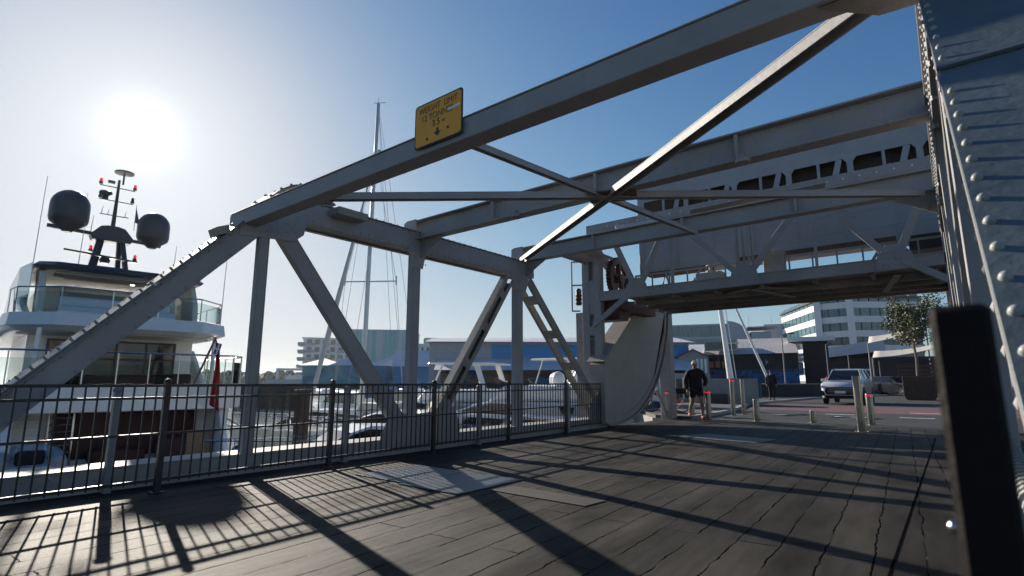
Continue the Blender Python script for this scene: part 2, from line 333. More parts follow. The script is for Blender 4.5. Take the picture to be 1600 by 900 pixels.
# ================================================================== BRIDGE
BR = thing('bascule_bridge', 'grey riveted steel rolling lift bridge with trusses, cross beams and overhead counterweight', 'bridge')
XL = (-7.32, -6.90)      # left truss box
XR = (0.105, 0.52)       # right truss box
def rivet_line(mb, p, q, n, nrm, r=.019, h=.018, seg=6):
    p = Vector(p); q = Vector(q)
    for i in range(n):
        mb.dome(p.lerp(q, i/(n-1) if n > 1 else .5), nrm, r, h, seg, 2)
S2 = math.sqrt(.5)
EPM, EPB = .93, .10      # end post top face z = EPM*y + EPB
ang = math.atan(EPM); nrm = Vector((0, -math.sin(ang), math.cos(ang)))
def ep(y, off=0, x=0): # point on the cover plane, off = along normal
    return Vector((x, y, EPM*y+EPB)) + nrm*off
for side, (x0, x1) in (('L', XL), ('R', XR)):
    xc = (x0+x1)/2; xi = x1 if side == 'L' else x0; sg = 1 if side == 'L' else -1
    if side == 'L': EPM, EPB, TH_ = 1.05, -.06, .25
    else: EPM, EPB, TH_ = .93, .10, .30
    ang = math.atan(EPM); nrm = Vector((0, -math.sin(ang), math.cos(ang)))
    # end post: two side plates, cover plate
    mb = MB(); y0, y1 = -.55, (3.55 if side == 'L' else 3.75)
    for xx in (x0+.012, x1-.012):
        mb.beam(ep(y0, -.02-TH_/2, xx), ep(y1, -.02-TH_/2, xx), .024, TH_, up=nrm)
    mb.beam(ep(y0, -TH_, xc), ep(y1, -TH_, xc), x1-x0-.05, .015, up=nrm)
    eo = mb.build('end_post', STEEL, BR, bevel=.004)
    cp = MB()
    cp.beam(ep(y0, -.006, xc), ep(2.135, -.006, xc), x1-x0+.07, .014, up=nrm)
    cp.beam(ep(2.20, -.006, xc), ep(y1+.02, -.006, xc), x1-x0+.07, .014, up=nrm)
    cp.beam(ep(2.0, -.018, xc), ep(2.4, -.018, xc), x1-x0+.052, .008, up=nrm)
    co = cp.build('cover_plate', PLATE, eo, bevel=.002)
    # edge angles under the cover plate
    an = MB()
    for k in (-1, 1):
        xe = xc + k*((x1-x0)/2+.018)
        an.beam(ep(y0, -.022, xe), ep(y1, -.022, xe), .034, .014, up=nrm)
    an.build('edge_angle', STEELW, eo, bevel=.002)
    rv = MB()
    ys = []
    y = 0.02
    while y < 2.03: ys.append(y); y += .0735
    y = 2.262
    while y < 3.7: ys.append(y); y += .101
    for yy in ys:
        for k in (-1, 1):
            dx = (x1-x0)/2+.035-.022
            big = side == 'R' and k == -1
            rv.dome(ep(yy, .001, xc+k*dx), nrm, .0112, .0135, 14 if big else 8, 5 if big else 2)
    rv.build('rivets', RIV, co, smooth=True)
    # face rivets / edge bolts on inner side
    fr = MB()
    for off in (-.045, .01-TH_):
        rivet_line(fr, ep(.1, off, xi), ep(3.0, off, xi), 26, (sg, 0, 0))
    fr.build('rivets', STEEL, eo, smooth=True)
    # top chord
    zt, zb = 3.66, 3.34
    mb = MB()
    for xx in (x0+.012, x1-.012): mb.bx(xx-.012, xx+.012, 3.7, 9.35, zb, zt-.014)
    mb.bx(x0+.03, x1-.03, 3.75, 9.3, zb+.02, zb+.034)
    mb.bx(x0-.03, x1+.03, 3.75, 9.3, zt-.012, zt+.002)
    for xx, s_ in ((x0, 1), (x1, -1)): mb.bx(xx-.0, xx+.07*-s_*-1, 3.85, 9.2, zb-.012, zb)   # bottom angle legs turned in
    tc_ = mb.build('top_chord', STEEL, BR, bevel=.003)
    rv = MB()
    for z in (zt-.04, zb+.035): rivet_line(rv, (xi, 3.9, z), (xi, 9.2, z), 40, (sg, 0, 0))
    for xx in (x0-.01, x1+.01): rivet_line(rv, (xx, 3.8, zt+.002), (xx, 9.2, zt+.002), 38, (0, 0, 1), .018, .018)
    for k in range(9): rv.lathe((x1-.02 if side == 'L' else x0+.02, 3.95+k*.6, zb-.05), [(.02, 0), (.026, .015), (.02, .04)], 6)
    rv.build('rivets', STEEL, tc_, smooth=True)
    # knee: bent riveted cover over the joint
    kn = MB(); kp = []
    for i in range(9):
        a = i/8; yy = 3.25+a*1.1
        zz = (EPM*yy+EPB+.03)*(1-a)**1.2 + (1-(1-a)**1.2)*(zt+.03) + .04*math.sin(math.pi*a)
        kp.append((yy, zz))
    for (a, b) in zip(kp[:-1], kp[1:]): kn.beam((xc, a[0], a[1]), (xc, b[0], b[1]), x1-x0+.1, .02)
    for a in kp:
        for k in (-1, 1): kn.dome((xc+k*.22, a[0], a[1]+.008), (0, 0, 1), .022, .03, 6, 2)
    kn.bx(x0+.05, x1-.05, 3.5, 3.8, 3.36, zt-.05)
    kn.build('knee_plate', STEELW, BR)
    if side == 'L':
        nrmL, angL = nrm, ang
        MB().box(tuple(ep(2.86, .05, x1-.1)), (.28, .14, .10), rx=ang*.5).build('bracket', STEELW, BR)
    # knee gusset on inner face
    g = MB(); g.prism([(3.02, 2.96), (3.02, 3.12), (3.3, 3.42), (3.95, 3.42), (3.9, 3.14), (3.76, 3.02)], 'x', xi-.006 if sg > 0 else xi-.012, xi+.012 if sg > 0 else xi+.006)
    go = g.build('gusset_plate', STEEL, BR, bevel=.002)
    rv = MB()
    for i in range(6):
        for j in range(3): rv.dome((xi+sg*.012, 3.12+i*.13, 3.05+j*.12+.02*i), (sg, 0, 0), .016, .013, 6, 2)
    rv.build('rivets', STEEL, go, smooth=True)
    # verticals
    for (yc, wd, dp) in ((3.36, .14, .10), (6.0, .18, .13), (8.85, .21, .15)):
        xo = xi-sg*dp; xa, xb = min(xi, xo), max(xi, xo)
        mb = MB()
        for s_ in (-1, 1): mb.bx(xa+.004, xb-.004, yc+s_*(wd/2-.008)-.008, yc+s_*(wd/2-.008)+.008, .1, 3.36)
        for xx in (xa+.012, xb-.012): mb.bx(xx-.008, xx+.008, yc-wd/2+.018, yc+wd/2-.018, .1, 3.35)
        mb.build('vertical_post', STEEL, BR, bevel=.003)
    # capital plates where posts meet the chord
    for yc, hw in ((6.0, .20), (8.85, .32)):
        g = MB().prism([(yc-hw, 3.36), (yc+hw, 3.36), (yc+hw*.62, 3.02), (yc-hw*.62, 3.02)], 'x', xi-.002 if sg > 0 else xi-.014, xi+.014 if sg > 0 else xi+.002)
        go = g.build('gusset_plate', STEEL, BR, bevel=.002)
        rv = MB()
        for i in range(4):
            for z in (3.1, 3.2, 3.3): rv.dome((xi+sg*.014, yc-.18+i*.12, z), (sg, 0, 0), .015, .012, 6, 2)
        rv.build('rivets', STEEL, go, smooth=True)
    # diagonals
    dn = lambda a, b: (Vector((0, b[0]-a[0], b[1]-a[1])).normalized().cross(Vector((1, 0, 0))))
    def solid_diag(a, b, wd):
        u = dn(a, b); mb = MB()
        for s_ in (-1, 1): mb.beam(Vector((xi-sg*.07, *a))+u*s_*(wd/2-.01), Vector((xi-sg*.07, *b))+u*s_*(wd/2-.01), .12, .016, up=u)
        mb.beam((xi-sg*.02, *a), (xi-sg*.02, *b), .014, wd-.04, up=u); mb.beam((xi-sg*.12, *a), (xi-sg*.12, *b), .014, wd-.04, up=u)
        return mb.build('diagonal_brace', STEEL, BR, bevel=.003)
    def open_diag(a, b, wd, n, web=True):
        u = dn(a, b); A = Vector((xi-sg*.02, *a)); B = Vector((xi-sg*.02, *b)); mb = MB()
        for s_ in (-1, 1):
            mb.beam(A+u*s_*(wd/2-.04), B+u*s_*(wd/2-.04), .012, .08, up=u)
            mb.beam(A+u*s_*(wd/2-.006)-Vector((sg*.08, 0, 0)), B+u*s_*(wd/2-.006)-Vector((sg*.08, 0, 0)), .16, .012, up=u)
            mb.beam(A+u*s_*(wd/2-.05)-Vector((sg*.15, 0, 0)), B+u*s_*(wd/2-.05)-Vector((sg*.15, 0, 0)), .012, .09, up=u)
        for i in range(n):
            c = A.lerp(B, (i+.5)/n); d = (B-A).normalized()
            mb.beam(c-d*.09, c+d*.09, .013, wd-.05, up=u)
            if web: continue
            mb.beam(c-d*.09-Vector((sg*.162, 0, 0)), c+d*.09-Vector((sg*.162, 0, 0)), .012, wd-.05, up=u)
        if web: mb.beam(A-Vector((sg*.165, 0, 0)), B-Vector((sg*.165, 0, 0)), .012, wd-.05, up=u)
        return mb.build('diagonal_brace', STEELW, BR, bevel=.002)
    solid_diag((3.62, 3.14), (5.75, .50), .235)
    open_diag((6.52, .40), (8.55, 3.22), .25, 4)
    A, B = (9.22, 3.30), (12.25, .35); u = dn(A, B); mb = MB()
    for xx, wd_ in ((xi-sg*.03, .17), (xi-sg*.36, .17)):
        mb.beam((xx, *A), (xx, *B), .012, wd_, up=u)
        for s_ in (-1, 1): mb.beam(Vector((xx-sg*.03, *A))+u*s_*(wd_/2-.006), Vector((xx-sg*.03, *B))+u*s_*(wd_/2-.006), .07, .012, up=u)
    for t_ in (.12, .36, .6, .84):
        c = Vector((xi-sg*.2, *A)).lerp(Vector((xi-sg*.2, *B)), t_); d = (Vector((0, *B))-Vector((0, *A))).normalized()
        mb.beam(c-d*.12+u*.07, c+d*.12+u*.07, .34, .012, up=u)
    mb.build('diagonal_brace', STEELW, BR, bevel=.002)
    # lower joint gussets and bottom chord
    g = MB().prism([(5.35, -.15), (5.38, .35), (5.6, .66), (5.9, .60), (6.15, .60), (6.45, .62), (6.95, .70), (7.1, .35), (7.05, -.15)], 'x', xi-.004 if sg > 0 else xi-.016, xi+.016 if sg > 0 else xi+.004)
    go = g.build('gusset_plate', STEEL, BR, bevel=.002)
    rv = MB()
    for i in range(12):
        for z in (.0, .1, .32, .45): rv.dome((xi+sg*.016, 5.5+i*.135, z), (sg, 0, 0), .016, .013, 6, 2)
    rv.build('rivets', STEEL, go, smooth=True)
    g = MB().prism([(11.6, -.1), (11.5, .5), (12.1, .95), (12.6, .8), (12.7, -.1)], 'x', xi-.004 if sg > 0 else xi-.016, xi+.016 if sg > 0 else xi+.004)
    g.build('gusset_plate', STEELW, BR)
    mb = MB()
    for xx in (x0+.01, x1-.01): mb.bx(xx-.01, xx+.01, -.6, 12.6, -.45, .225)
    mb.bx(x0-.02, x1+.02, -.7, 12.55, .226, .24)
    bc = mb.build('bottom_chord', STEEL, BR, bevel=.002)
    rv = MB(); rivet_line(rv, (xi, 0, .17), (xi, 12.3, .17), 60, (sg, 0, 0), .015, .012); rv.build('rivets', STEEL, bc, smooth=True)

EPM, EPB = 1.05, -.06; nrm, ang = nrmL, angL
# small inclined stays riding the left end post (bolts standing proud along its top)
st = MB()
for i in range(24):
    p = ep(.85+i*.092, .03, XL[1]-.01); st.box(p, (.03, .02, .045), rx=ang)
st.build('stud_row', STEELW, BR)
MB().beam(ep(.75, .006, XL[1]-.02), ep(2.75, .006, XL[1]-.02), .05, .012, up=nrm).build('stud_strip', mat('sunlit strip tone', (.42, .42, .40), .6), BR)  # paler than the post: sunlit glints between the studs painted as colour

# portal beam
mb = MB()
PZ0, PZ1, PY0, PY1 = 3.115, 3.30, 3.06, 3.255
mb.bx(-7.3, .42, PY0, PY1, PZ0, PZ1)
mb.bx(-7.29, .38, PY0-.012, PY1+.03, PZ1, PZ1+.014)
mb.build('portal_beam', STEEL, BR, bevel=.006)
MB().prism([(-.35, 3.1), (.1, 3.1), (.1, 3.38), (-.1, 3.36)], 'z', 3.097, 3.108).build('gusset_plate', STEELW, BR)
# cross beams over the verticals
def crossbeam(y, zb, zt, tf=.022):
    mb = MB(); mb.ibeam((-7.15, y, (zb+zt)/2), (.45, y, (zb+zt)/2), .20, zt-zb, tf)
    o = mb.build('cross_beam', STEEL, BR, bevel=.003)
    rv = MB()
    for i in range(44):
        x = -6.8+i*.157; rv.dome((x, y-.075, zb), (0, 0, -1), .013, .012, 6, 2); rv.dome((x, y-.011, zb+.05), (0, -1, 0), .012, .01, 6, 2); rv.dome((x, y-.011, zt-.05), (0, -1, 0), .012, .01, 6, 2)
    for xx in (-5.2, -3.4, -1.6):
        rv.bx(xx-.02, xx+.02, y-.09, y-.011, zb+.03, zt-.03)
    rv.build('rivets', STEEL, o)
    for xx, s_ in (((-6.88, 1), (.09, -1)) if y > 8 else ((-6.88, 1),)):
        g = MB().prism([(xx, zb+.02), (xx+s_*.55, zb+.0), (xx+s_*.3, zb-.14), (xx, zb-.32)], 'y', y-.01, y+.01)
        g.build('knee_bracket', STEELW, BR)
    c = MB().prism([(-7.2, zb), (-7.2, zt-.02), (-7.12, zt+.01), (-6.9, zt+.01), (-6.84, zb)], 'y', y-.12, y-.10)
    c.build('end_plate', STEEL, BR)
    return o
cb2 = crossbeam(6.06, 3.52, 3.86)
cb3 = crossbeam(9.05, 3.66, 3.97)
for xx in (-4.75, -1.55): # small lamps hung under the second beam
    l = MB(); l.lathe((xx, 6.0, 3.53), [(.03, .05), (.05, .03), (.085, 0), (.085, -.04), (.05, -.055)], 14)
    l.box((xx, 6.0, 3.58), (.05, .05, .04)); tag(l.build('beam_light', STEELW, None, smooth=True), 'small round light under the middle cross beam, %s of the two' % ('nearer the marina side' if xx < -3 else 'nearer the right truss'), 'light fitting')
l = MB().prism([(-6.86, 3.60), (-6.60, 3.60), (-6.62, 3.50), (-6.84, 3.50)], 'y', 4.25, 4.75); 
tag(l.build('junction_box', STEELW), 'flat box fixed beside the left top chord near the portal', 'box')
# lateral bracing
def lat(p, q, w_=.10, h_=.09):
    mb = MB(); mb.beam(p, q, w_, .012); p = Vector(p); q = Vector(q); sd = (q-p).cross(Vector((0, 0, 1))).normalized()
    mb.beam(p+sd*(w_/2-.006)-Vector((0, 0, h_/2)), q+sd*(w_/2-.006)-Vector((0, 0, h_/2)), .012, h_-.014)
    mb.beam(p-sd*(w_/2-.006)-Vector((0, 0, h_/2)), q-sd*(w_/2-.006)-Vector((0, 0, h_/2)), .012, h_-.014)
    mb.build('lateral_brace', STEEL, BR, bevel=.002)
lat((-6.05, 3.12, 3.335), (-.05, 8.88, 3.65))
lat((.22, 3.24, 3.32), (-6.75, 8.74, 3.665), .12, .09)
lat((-3.31, 3.2, 3.335), (-3.15, 8.95, 3.65), .07, .07)
g = MB(); g.box((-3.12, 5.92, 3.44), (.60, .42, .016), rz=.4)
for i in range(5):
    for j in range(3): g.dome((-3.32+i*.1, 5.79+j*.13, 3.432), (0, 0, -1), .016, .014, 6, 2)
g.build('gusset_plate', mat('rusted gusset', (.16, .10, .07), .75, var=.4, scale=9, rust=.6), BR)

# ---------------------------------------------------------------- lifting frame (towers, rolling segments, counterweight)
FY = 12.3
def segment(x0, x1):
    cy, cz, r = 12.5, 3.72, 3.64
    arc = [(cy+r*math.cos(R(a)), cz+r*math.sin(R(a))) for a in range(-97, 1, 3)]
    poly = arc + [(16.12, 3.2), (13.9, 3.2), (13.65, 2.75), (12.05, 1.55)]
    so_ = MB().prism(poly, 'x', x0+.06, x1-.04).build('rolling_segment', SEG, BR)
    t = MB()
    for a, b in zip(arc[:-1], arc[1:]): t.beam(((x0+x1)/2, *a), ((x0+x1)/2, *b), x1-x0+.04, .05)
    t.build('tread', STEELW, so_)
    t = MB()
    inner = [(cy+(r-.14)*math.cos(R(a)), cz+(r-.14)*math.sin(R(a))) for a in range(-90, 1, 3)]
    for a, b in zip(inner[:-1], inner[1:]): t.beam((x1-.03, *a), (x1-.03, *b), .015, .09)
    t.beam((x1-.03, 12.05, 1.6), (x1-.03, 13.65, 2.8), .016, .1, up=(0, 0, 1))
    t.beam(((x0+x1)/2, 12.0, 1.62), ((x0+x1)/2, 13.6, 2.84), x1-x0-.02, .02)
    rv = t
    for a in range(-88, -2, 3): rv.dome((x1-.022, cy+(r-.14)*math.cos(R(a)), cz+(r-.14)*math.sin(R(a))), (1, 0, 0), .018, .014, 6, 2)
    for z in (2.2, 3.0):
        for k in range(12 if z > 2.5 else 9): t.dome((x1-.038, 13.3+k*.22, z), (1, 0, 0), .015, .012, 6, 2)
    t.build('rim_angle', SEG, so_)
for x0, x1 in ((-7.22, -6.7), (.12, .6)): segment(x0, x1)
# tower posts
def tower(x0, x1, lac=True):
    mb = MB()
    if lac:
        xm = (x0+x1)/2
        mb.bx(x0, xm-.07, FY-.1, FY+.1, 0, 4.55); mb.bx(xm+.07, x1, FY-.1, FY+.1, 0, 4.55)
        for a, b in ((2.3, 2.55), (2.85, 3.75), (4.25, 4.55)): mb.bx(xm-.071, xm+.071, FY-.09, FY-.07, a, b)
        n = 9
        for i in range(n):
            z = .45+i*.2
            mb.beam((xm-.08, FY-.105, z), (xm+.08, FY-.105, z+.1), .012, .03, up=(0, -1, 0)); mb.beam((xm+.08, FY-.105, z+.1), (xm-.08, FY-.105, z+.2), .012, .03, up=(0, -1, 0))
        mb.bx(xm-.07, xm+.07, FY+.02, FY+.05, 0, 4.5)
    else: mb.bx(x0, x1, FY-.1, FY+.1, 0, 4.55)
    mb.build('tower_post', STEEL, BR, bevel=.004)
tower(-7.42, -6.88); tower(.12, .6, False)
MB().bx(-7.75, -7.5, FY+.1, FY+.5, 0, 2.95).build('tower_post', STEELW, BR)
for x0, x1 in ((-7.15, -6.78), (.2, .55)):
    mb = MB(); mb.bx(x0, x1, 16.25, 16.6, 0, 3.3)
    mb.beam(((x0+x1)/2, 15.6, .9), ((x0+x1)/2, 16.3, .05), .08, .08); mb.build('rear_column', STEEL, BR, bevel=.01)
# front truss of frame
mb = MB(); mb.bx(-7.25, .5, FY-.1, FY+.02, 5.02, 5.045); mb.bx(-7.25, .5, FY-.1, FY-.08, 5.045, 5.22); mb.bx(-7.25, .5, FY-.1, FY+.06, 5.22, 5.245)
o = mb.build('frame_chord', STEEL, BR)
rv = MB()
for i in range(26): rv.dome((-6.6+i*.28, FY-.1, 5.13), (0, -1, 0), .022, .02, 6, 2); 
for i in range(12): rv.dome((-6.5+i*.6, FY-.02, 5.245), (0, 0, 1), .03, .035, 6, 2)
rv.build('rivets', WHITE, o)
mb = MB(); mb.bx(-6.9, .3, FY-.1, FY-.08, 3.2, 3.40); mb.bx(-6.9, .3, FY-.12, FY+.05, 3.40, 3.42); mb.bx(-6.9, .3, FY-.12, FY+.05, 3.18, 3.20)
mb.build('frame_chord', STEEL, BR)
lo, hi = 3.42, 5.03
nodesB = [-5.85, -3.3, -.6]; nodesT = [-7.1, -4.95, -1.9, .25]
for a, b in ((-5.85, -6.6), (-5.85, -4.95), (-3.3, -4.95), (-3.3, -1.9), (-.6, -1.9), (-.6, .15)):
    m_ = MB(); m_.beam((a, FY-.06, lo-.1), (b, FY-.06, hi), .09, .13, up=(1, 0, 0)); m_.build('frame_brace', STEEL, BR, bevel=.004)
for x, wd in ((-4.95, .07), (-1.9, .05), (-3.45, .04), (-3.2, .04)):
    MB().bx(x-wd/2, x+wd/2, FY-.05, FY, lo, hi).build('frame_brace', STEEL, BR)
for a in nodesB:
    g = MB().prism([(a-.34, 3.2), (a-.26, 3.5), (a-.1, 3.66), (a+.1, 3.66), (a+.26, 3.5), (a+.34, 3.2)], 'y', FY-.13, FY-.118)
    go = g.build('gusset_plate', STEEL, BR)
    rv = MB()
    for i in range(5):
        for z in (3.28, 3.4, 3.52): rv.dome((a-.2+i*.1, FY-.13, z), (0, -1, 0), .016, .014, 6, 2)
    rv.build('rivets', STEEL, go)
# knee braces to tower
for a, b in (((-6.0, 3.3), (-7.1, 2.55)), ((-.5, 3.35), (.15, 2.9))):
    MB().beam((a[0], FY-.1, a[1]), (b[0], FY-.1, b[1]), .08, .12, up=(1, 0, 0)).build('frame_brace', STEEL, BR)
# upper arms between left tower and frame (sloping)
for p, q in (((-7.0, 12.3, 4.5), (-7.0, 14.3, 3.6)), ((-7.0, 9.3, 3.75), (-7.0, 12.2, 4.9)), ((.3, 9.3, 3.75), (.3, 12.2, 4.9))):
    MB().beam(p, q, .16, .2).build('frame_arm', STEEL, BR, bevel=.004)
# second longitudinal frame with open lattice above the third beam
mb = MB()
mb.beam((-7.0, 11.2, 4.62), (.2, 11.2, 4.55), .2, .025); mb.beam((-7.0, 11.2, 4.40), (.2, 11.2, 4.34), .2, .02)
for i in range(13): mb.beam((-6.9+i*.57, 11.2, 4.41), (-6.65+i*.57, 11.2, 4.60), .03, .06)
mb.build('lattice_girder', STEELW, BR)
mb = MB(); mb.beam((-5.9, 11.3, 4.75), (-4.9, 11.9, 4.9), .35, .02, up=(.55, -.2, .8)); mb.build('lateral_brace', STEEL, BR)
mb = MB(); mb.beam((-3.9, 10.8, 4.60), (-1.5, 11.4, 4.80), .22, .02, up=(-.65, .1, .75)); mb.build('lateral_brace', STEEL, BR)
# grating walkway on the left side
mb = MB()
for i in range(16): mb.bx(-7.3, -6.5, 10.4+i*.11, 10.42+i*.11, 4.22, 4.27)
mb.bx(-7.32, -7.28, 10.3, 12.2, 4.2, 4.28); mb.bx(-6.52, -6.48, 10.3, 12.2, 4.2, 4.28); mb.build('walkway_grating', STEELW, BR)
# counterweight
CX0, CX1, CY0, CY1 = -6.35, .3, 13.5, 14.3
mb = MB(); mb.bx(CX0, CX1, CY0, CY1, 4.02, 5.15)
cw = mb.build('counterweight', CWM, BR)
mb = MB(); mb.bx(CX0, CX1, CY0, CY0+.03, 6.02, 6.62); mb.bx(CX0, CX1, CY0, CY1, 6.62, 6.65)
mb.bx(CX0, CX0+.18, CY0, CY0+.04, 5.15, 6.02)
xs = [CX0+.75+i*.62 for i in range(10)]
for i, x in enumerate(xs):
    wd = .12 if i % 2 else .06
    mb.bx(x-wd/2, x+wd/2, CY0, CY0+.035, 5.15, 6.02)
    if i % 2: mb.prism([(x-.13, 6.02), (x-wd/2, 5.92), (x+wd/2, 5.92), (x+.13, 6.02)], 'y', CY0-.001, CY0+.034)
for x in (xs[0]+.3, xs[2]+.35, xs[4]+.3, xs[6]+.3, xs[8]+.3): mb.beam((x-.12, CY0+.02, 5.15), (x+.12, CY0+.02, 6.02), .03, .12, up=(1, 0, 0))
mb.build('ballast_frame', CWM, cw)
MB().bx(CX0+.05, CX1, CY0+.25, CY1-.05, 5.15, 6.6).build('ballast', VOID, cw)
mb = MB()
for i, x in enumerate([CX0+.1+k*.95 for k in range(7)]): mb.bx(x, x+.05, CY0-.012, CY0, 4.1, 5.15)
for z in (4.35, 4.75): mb.bx(CX0, CX1, CY0-.006, CY0, z, z+.012)
for k in range(7):
    for j in range(9): mb.dome((CX0+.125+k*.95, CY0-.012, 4.15+j*.115), (0, -1, 0), .016, .014, 6, 2)
mb.build('stiffener', CWM, cw)
mb = MB(); mb.bx(CX0+2.6, CX1-.9, CY0-.02, CY0+.1, 3.97, 4.11); mb.bx(CX0+.2, CX0+1.9, CY0-.02, CY0+.3, 3.93, 4.03); mb.build('bottom_channel', RUSTY, cw)
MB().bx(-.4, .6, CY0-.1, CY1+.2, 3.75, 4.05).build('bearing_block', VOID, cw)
# platform under the counterweight
mb = MB(); mb.bx(-6.2, .3, FY+.05, 14.95, 3.2, 3.23)
for y in (12.9, 13.6, 14.3, 14.93): mb.bx(-6.2, .3, y-.03, y+.03, 3.05, 3.2)
for x in range(-6, 1): mb.bx(x-.03, x+.03, FY+.05, 14.9, 3.12, 3.2)
pf = mb.build('machinery_platform', STEELW, BR)
mb = MB()
for i in range(15): mb.bx(-6.1+i*.45, -6.07+i*.45, FY+.35, FY+.38, 3.23, 3.80)
mb.bx(-6.1, .25, FY+.34, FY+.39, 3.78, 3.82)
for i in (3, 7, 11): mb.beam((-6.1+i*.45, FY+.36, 3.23), (-5.75+i*.45, FY+.36, 3.78), .025, .05)
mb.build('handrail', STEEL, pf)
for p, q in (((-6.4, 12.4, 3.12), (-3.3, 14.6, 3.14)), ((-3.3, 12.4, 3.12), (-6.2, 14.6, 3.14)), ((-3.1, 12.4, 3.12), (-.4, 14.6, 3.14)), ((-.6, 12.4, 3.1), (-.9, 13.6, 2.98)), ((-3.2, 12.4, 3.1), (-2.6, 13.4, 3.0))):
    MB().beam(p, q, .12, .02).build('lateral_brace', STEEL, pf)
mb = MB(); mb.bx(-4.45, -3.85, FY+.1, FY+.5, 3.23, 3.62); mb.lathe((-4.15, FY+.3, 3.62), [(.12, 0), (.12, .06), (.04, .08), (.04, .16), (.1, .17), (.1, .2)], 14)
mb.build('machinery_box', STEEL, pf, bevel=.01)
mb = MB(); mb.bx(-2.95, -2.55, FY+.1, FY+.4, 3.45, 3.92); 
for x in (-3.42, -3.3, -3.12): mb.tube([(x, FY-.02, 3.45), (x, FY-.02, 4.7)], .03, 8)
mb.build('cable_cabinet', STEELW, pf, bevel=.01)
mb = MB(); mb.tube([(-5.75, FY+.0, 3.3), (-5.75, FY+.0, 4.25)], .035, 10); mb.tube([(-5.4, FY+.3, 3.3), (-5.25, FY+.3, 3.75), (-5.1, FY+.3, 3.3)], .05, 8); mb.build('pipe_stand', STEEL, pf, smooth=True)
# machinery gear wheel
mb = MB(); gc = (-6.75, 13.0, 3.85); n = 40
rim = []
for k in range(n*2):
    a = math.pi*k/n; rr = .60 if (k//1) % 2 else .55; rim.append((gc[1]+rr*math.cos(a), gc[2]+rr*math.sin(a)))
inn = [(gc[1]+.42*math.cos(math.pi*k/n), gc[2]+.42*math.sin(math.pi*k/n)) for k in range(n*2)]
vs = [(gc[0]+s_, y, z) for s_ in (-.07, .07) for y, z in rim] + [(gc[0]+s_, y, z) for s_ in (-.07, .07) for y, z in inn]
m_ = n*2; fs = []
for k in range(m_):
    j = (k+1) % m_; fs += [(k, j, m_+j, m_+k), (2*m_+k, 3*m_+k, 3*m_+j, 2*m_+j), (k, 2*m_+k, 2*m_+j, j), (m_+k, m_+j, 3*m_+j, 3*m_+k)]
mb.add(vs, fs)
for k in range(5):
    a = 2*math.pi*k/5+.3; mb.beam((gc[0], gc[1], gc[2]), (gc[0], gc[1]+.44*math.cos(a), gc[2]+.44*math.sin(a)), .08, .12, up=(1, 0, 0))
mb.lathe((gc[0]-.12, gc[1], gc[2]), [(.14, 0), (.14, .24)], 16, (1, 0, 0))
mb.build('gear_wheel', GEAR, BR)
mb = MB(); mb.bx(-7.0, -6.4, 12.45, 14.5, 2.95, 3.2); mb.bx(-7.3, -6.5, 12.5, 13.0, 2.7, 3.35); mb.build('bearing_block', GEAR, BR)
mb = MB(); mb.lathe((-7.62, 12.35, 3.15), [(.07, 0), (.09, .06), (.07, .1), (.09, .16), (.07, .2), (.09, .26), (.07, .3), (.08, .4), (.05, .45)], 12); mb.build('damper', GEAR, BR, smooth=True)
mb = MB()
for a, b in (((-7.8, 3.0), (-7.8, 4.35)), ((-7.8, 4.35), (-7.3, 4.3)), ((-7.8, 3.7), (-7.3, 3.66)), ((-7.8, 3.0), (-7.55, 2.98))): mb.tube([(a[0], 12.3, a[1]), (b[0], 12.3, b[1])], .022, 8)
mb.build('ladder_guard', STEEL, BR)
# mount brackets on the inner foot of the right truss, corrugated conduit
mb = MB(); pts = []
for i in range(60):
    t_ = i/59; pts.append((.083+.035*(1-t_), .55+t_*1.25, .70+.26*t_))
for i in range(len(pts)*2-2):
    a = Vector(pts[i//2]); b = Vector(pts[i//2+1]); c0 = a.lerp(b, .5*(i % 2)); c1 = a.lerp(b, .5*(i % 2)+.5)
    mb.tube([c0, c1], .021 if i % 2 else .017, 12)
tag(mb.build('conduit', mat('grey corrugated conduit', (.30, .32, .30), .6, var=.08), smooth=False), 'ribbed grey cable conduit along the foot of the right end post', 'cable conduit')
# ================================================================== SIGN
SG = thing('weight_limit_sign', 'yellow weight limit sign with black border and faded lettering on the portal beam', 'sign', (-3.27, 3.03, 3.37))
YEL = mat('sign yellow', (.84, .36, .008), .5, var=.08, scale=5)
SBK = mat('sign black', (.015, .013, .012), .5)
SFD = mat('faded sign black', (.16, .085, .02), .6, var=.6, scale=30)
def rrect(w_, h_, r):
    pts = []
    for cx, cz, a0 in ((w_/2-r, h_/2-r, 0), (-w_/2+r, h_/2-r, 90), (-w_/2+r, -h_/2+r, 180), (w_/2-r, -h_/2+r, 270)):
        for k in range(5): pts.append((cx+r*math.cos(R(a0+k*22.5)), cz+r*math.sin(R(a0+k*22.5))))
    return pts
SW, SH = .60, .42
MB().prism(rrect(SW, SH, .035), 'y', 0, .006).build('sign_border', SBK, SG)
MB().prism(rrect(SW-.03, SH-.03, .028), 'y', -.003, .001).build('sign_face', YEL, SG)
def text(body, size, x, z, parent, m, y=-.0045, sx=1, sh=0):
    cu = bpy.data.curves.new('lettering', 'FONT'); cu.body = body; cu.size = size; cu.align_x = 'CENTER'; cu.align_y = 'CENTER'; cu.extrude = .0008
    t = bpy.data.objects.new('tmp', cu); col.objects.link(t)
    bpy.context.view_layer.update()
    me = bpy.data.meshes.new_from_object(t.evaluated_get(bpy.context.evaluated_depsgraph_get())); bpy.data.objects.remove(t)
    for v in me.vertices: v.co = Vector((v.co.x*sx+x, y-v.co.z, v.co.y+z))
    o = bpy.data.objects.new('lettering', me); col.objects.link(o); o.parent = parent; me.materials.clear(); me.materials.append(m)
    return o
text('WEIGHT  LIMIT', .085, 0, .135, SG, SFD, sx=.84)
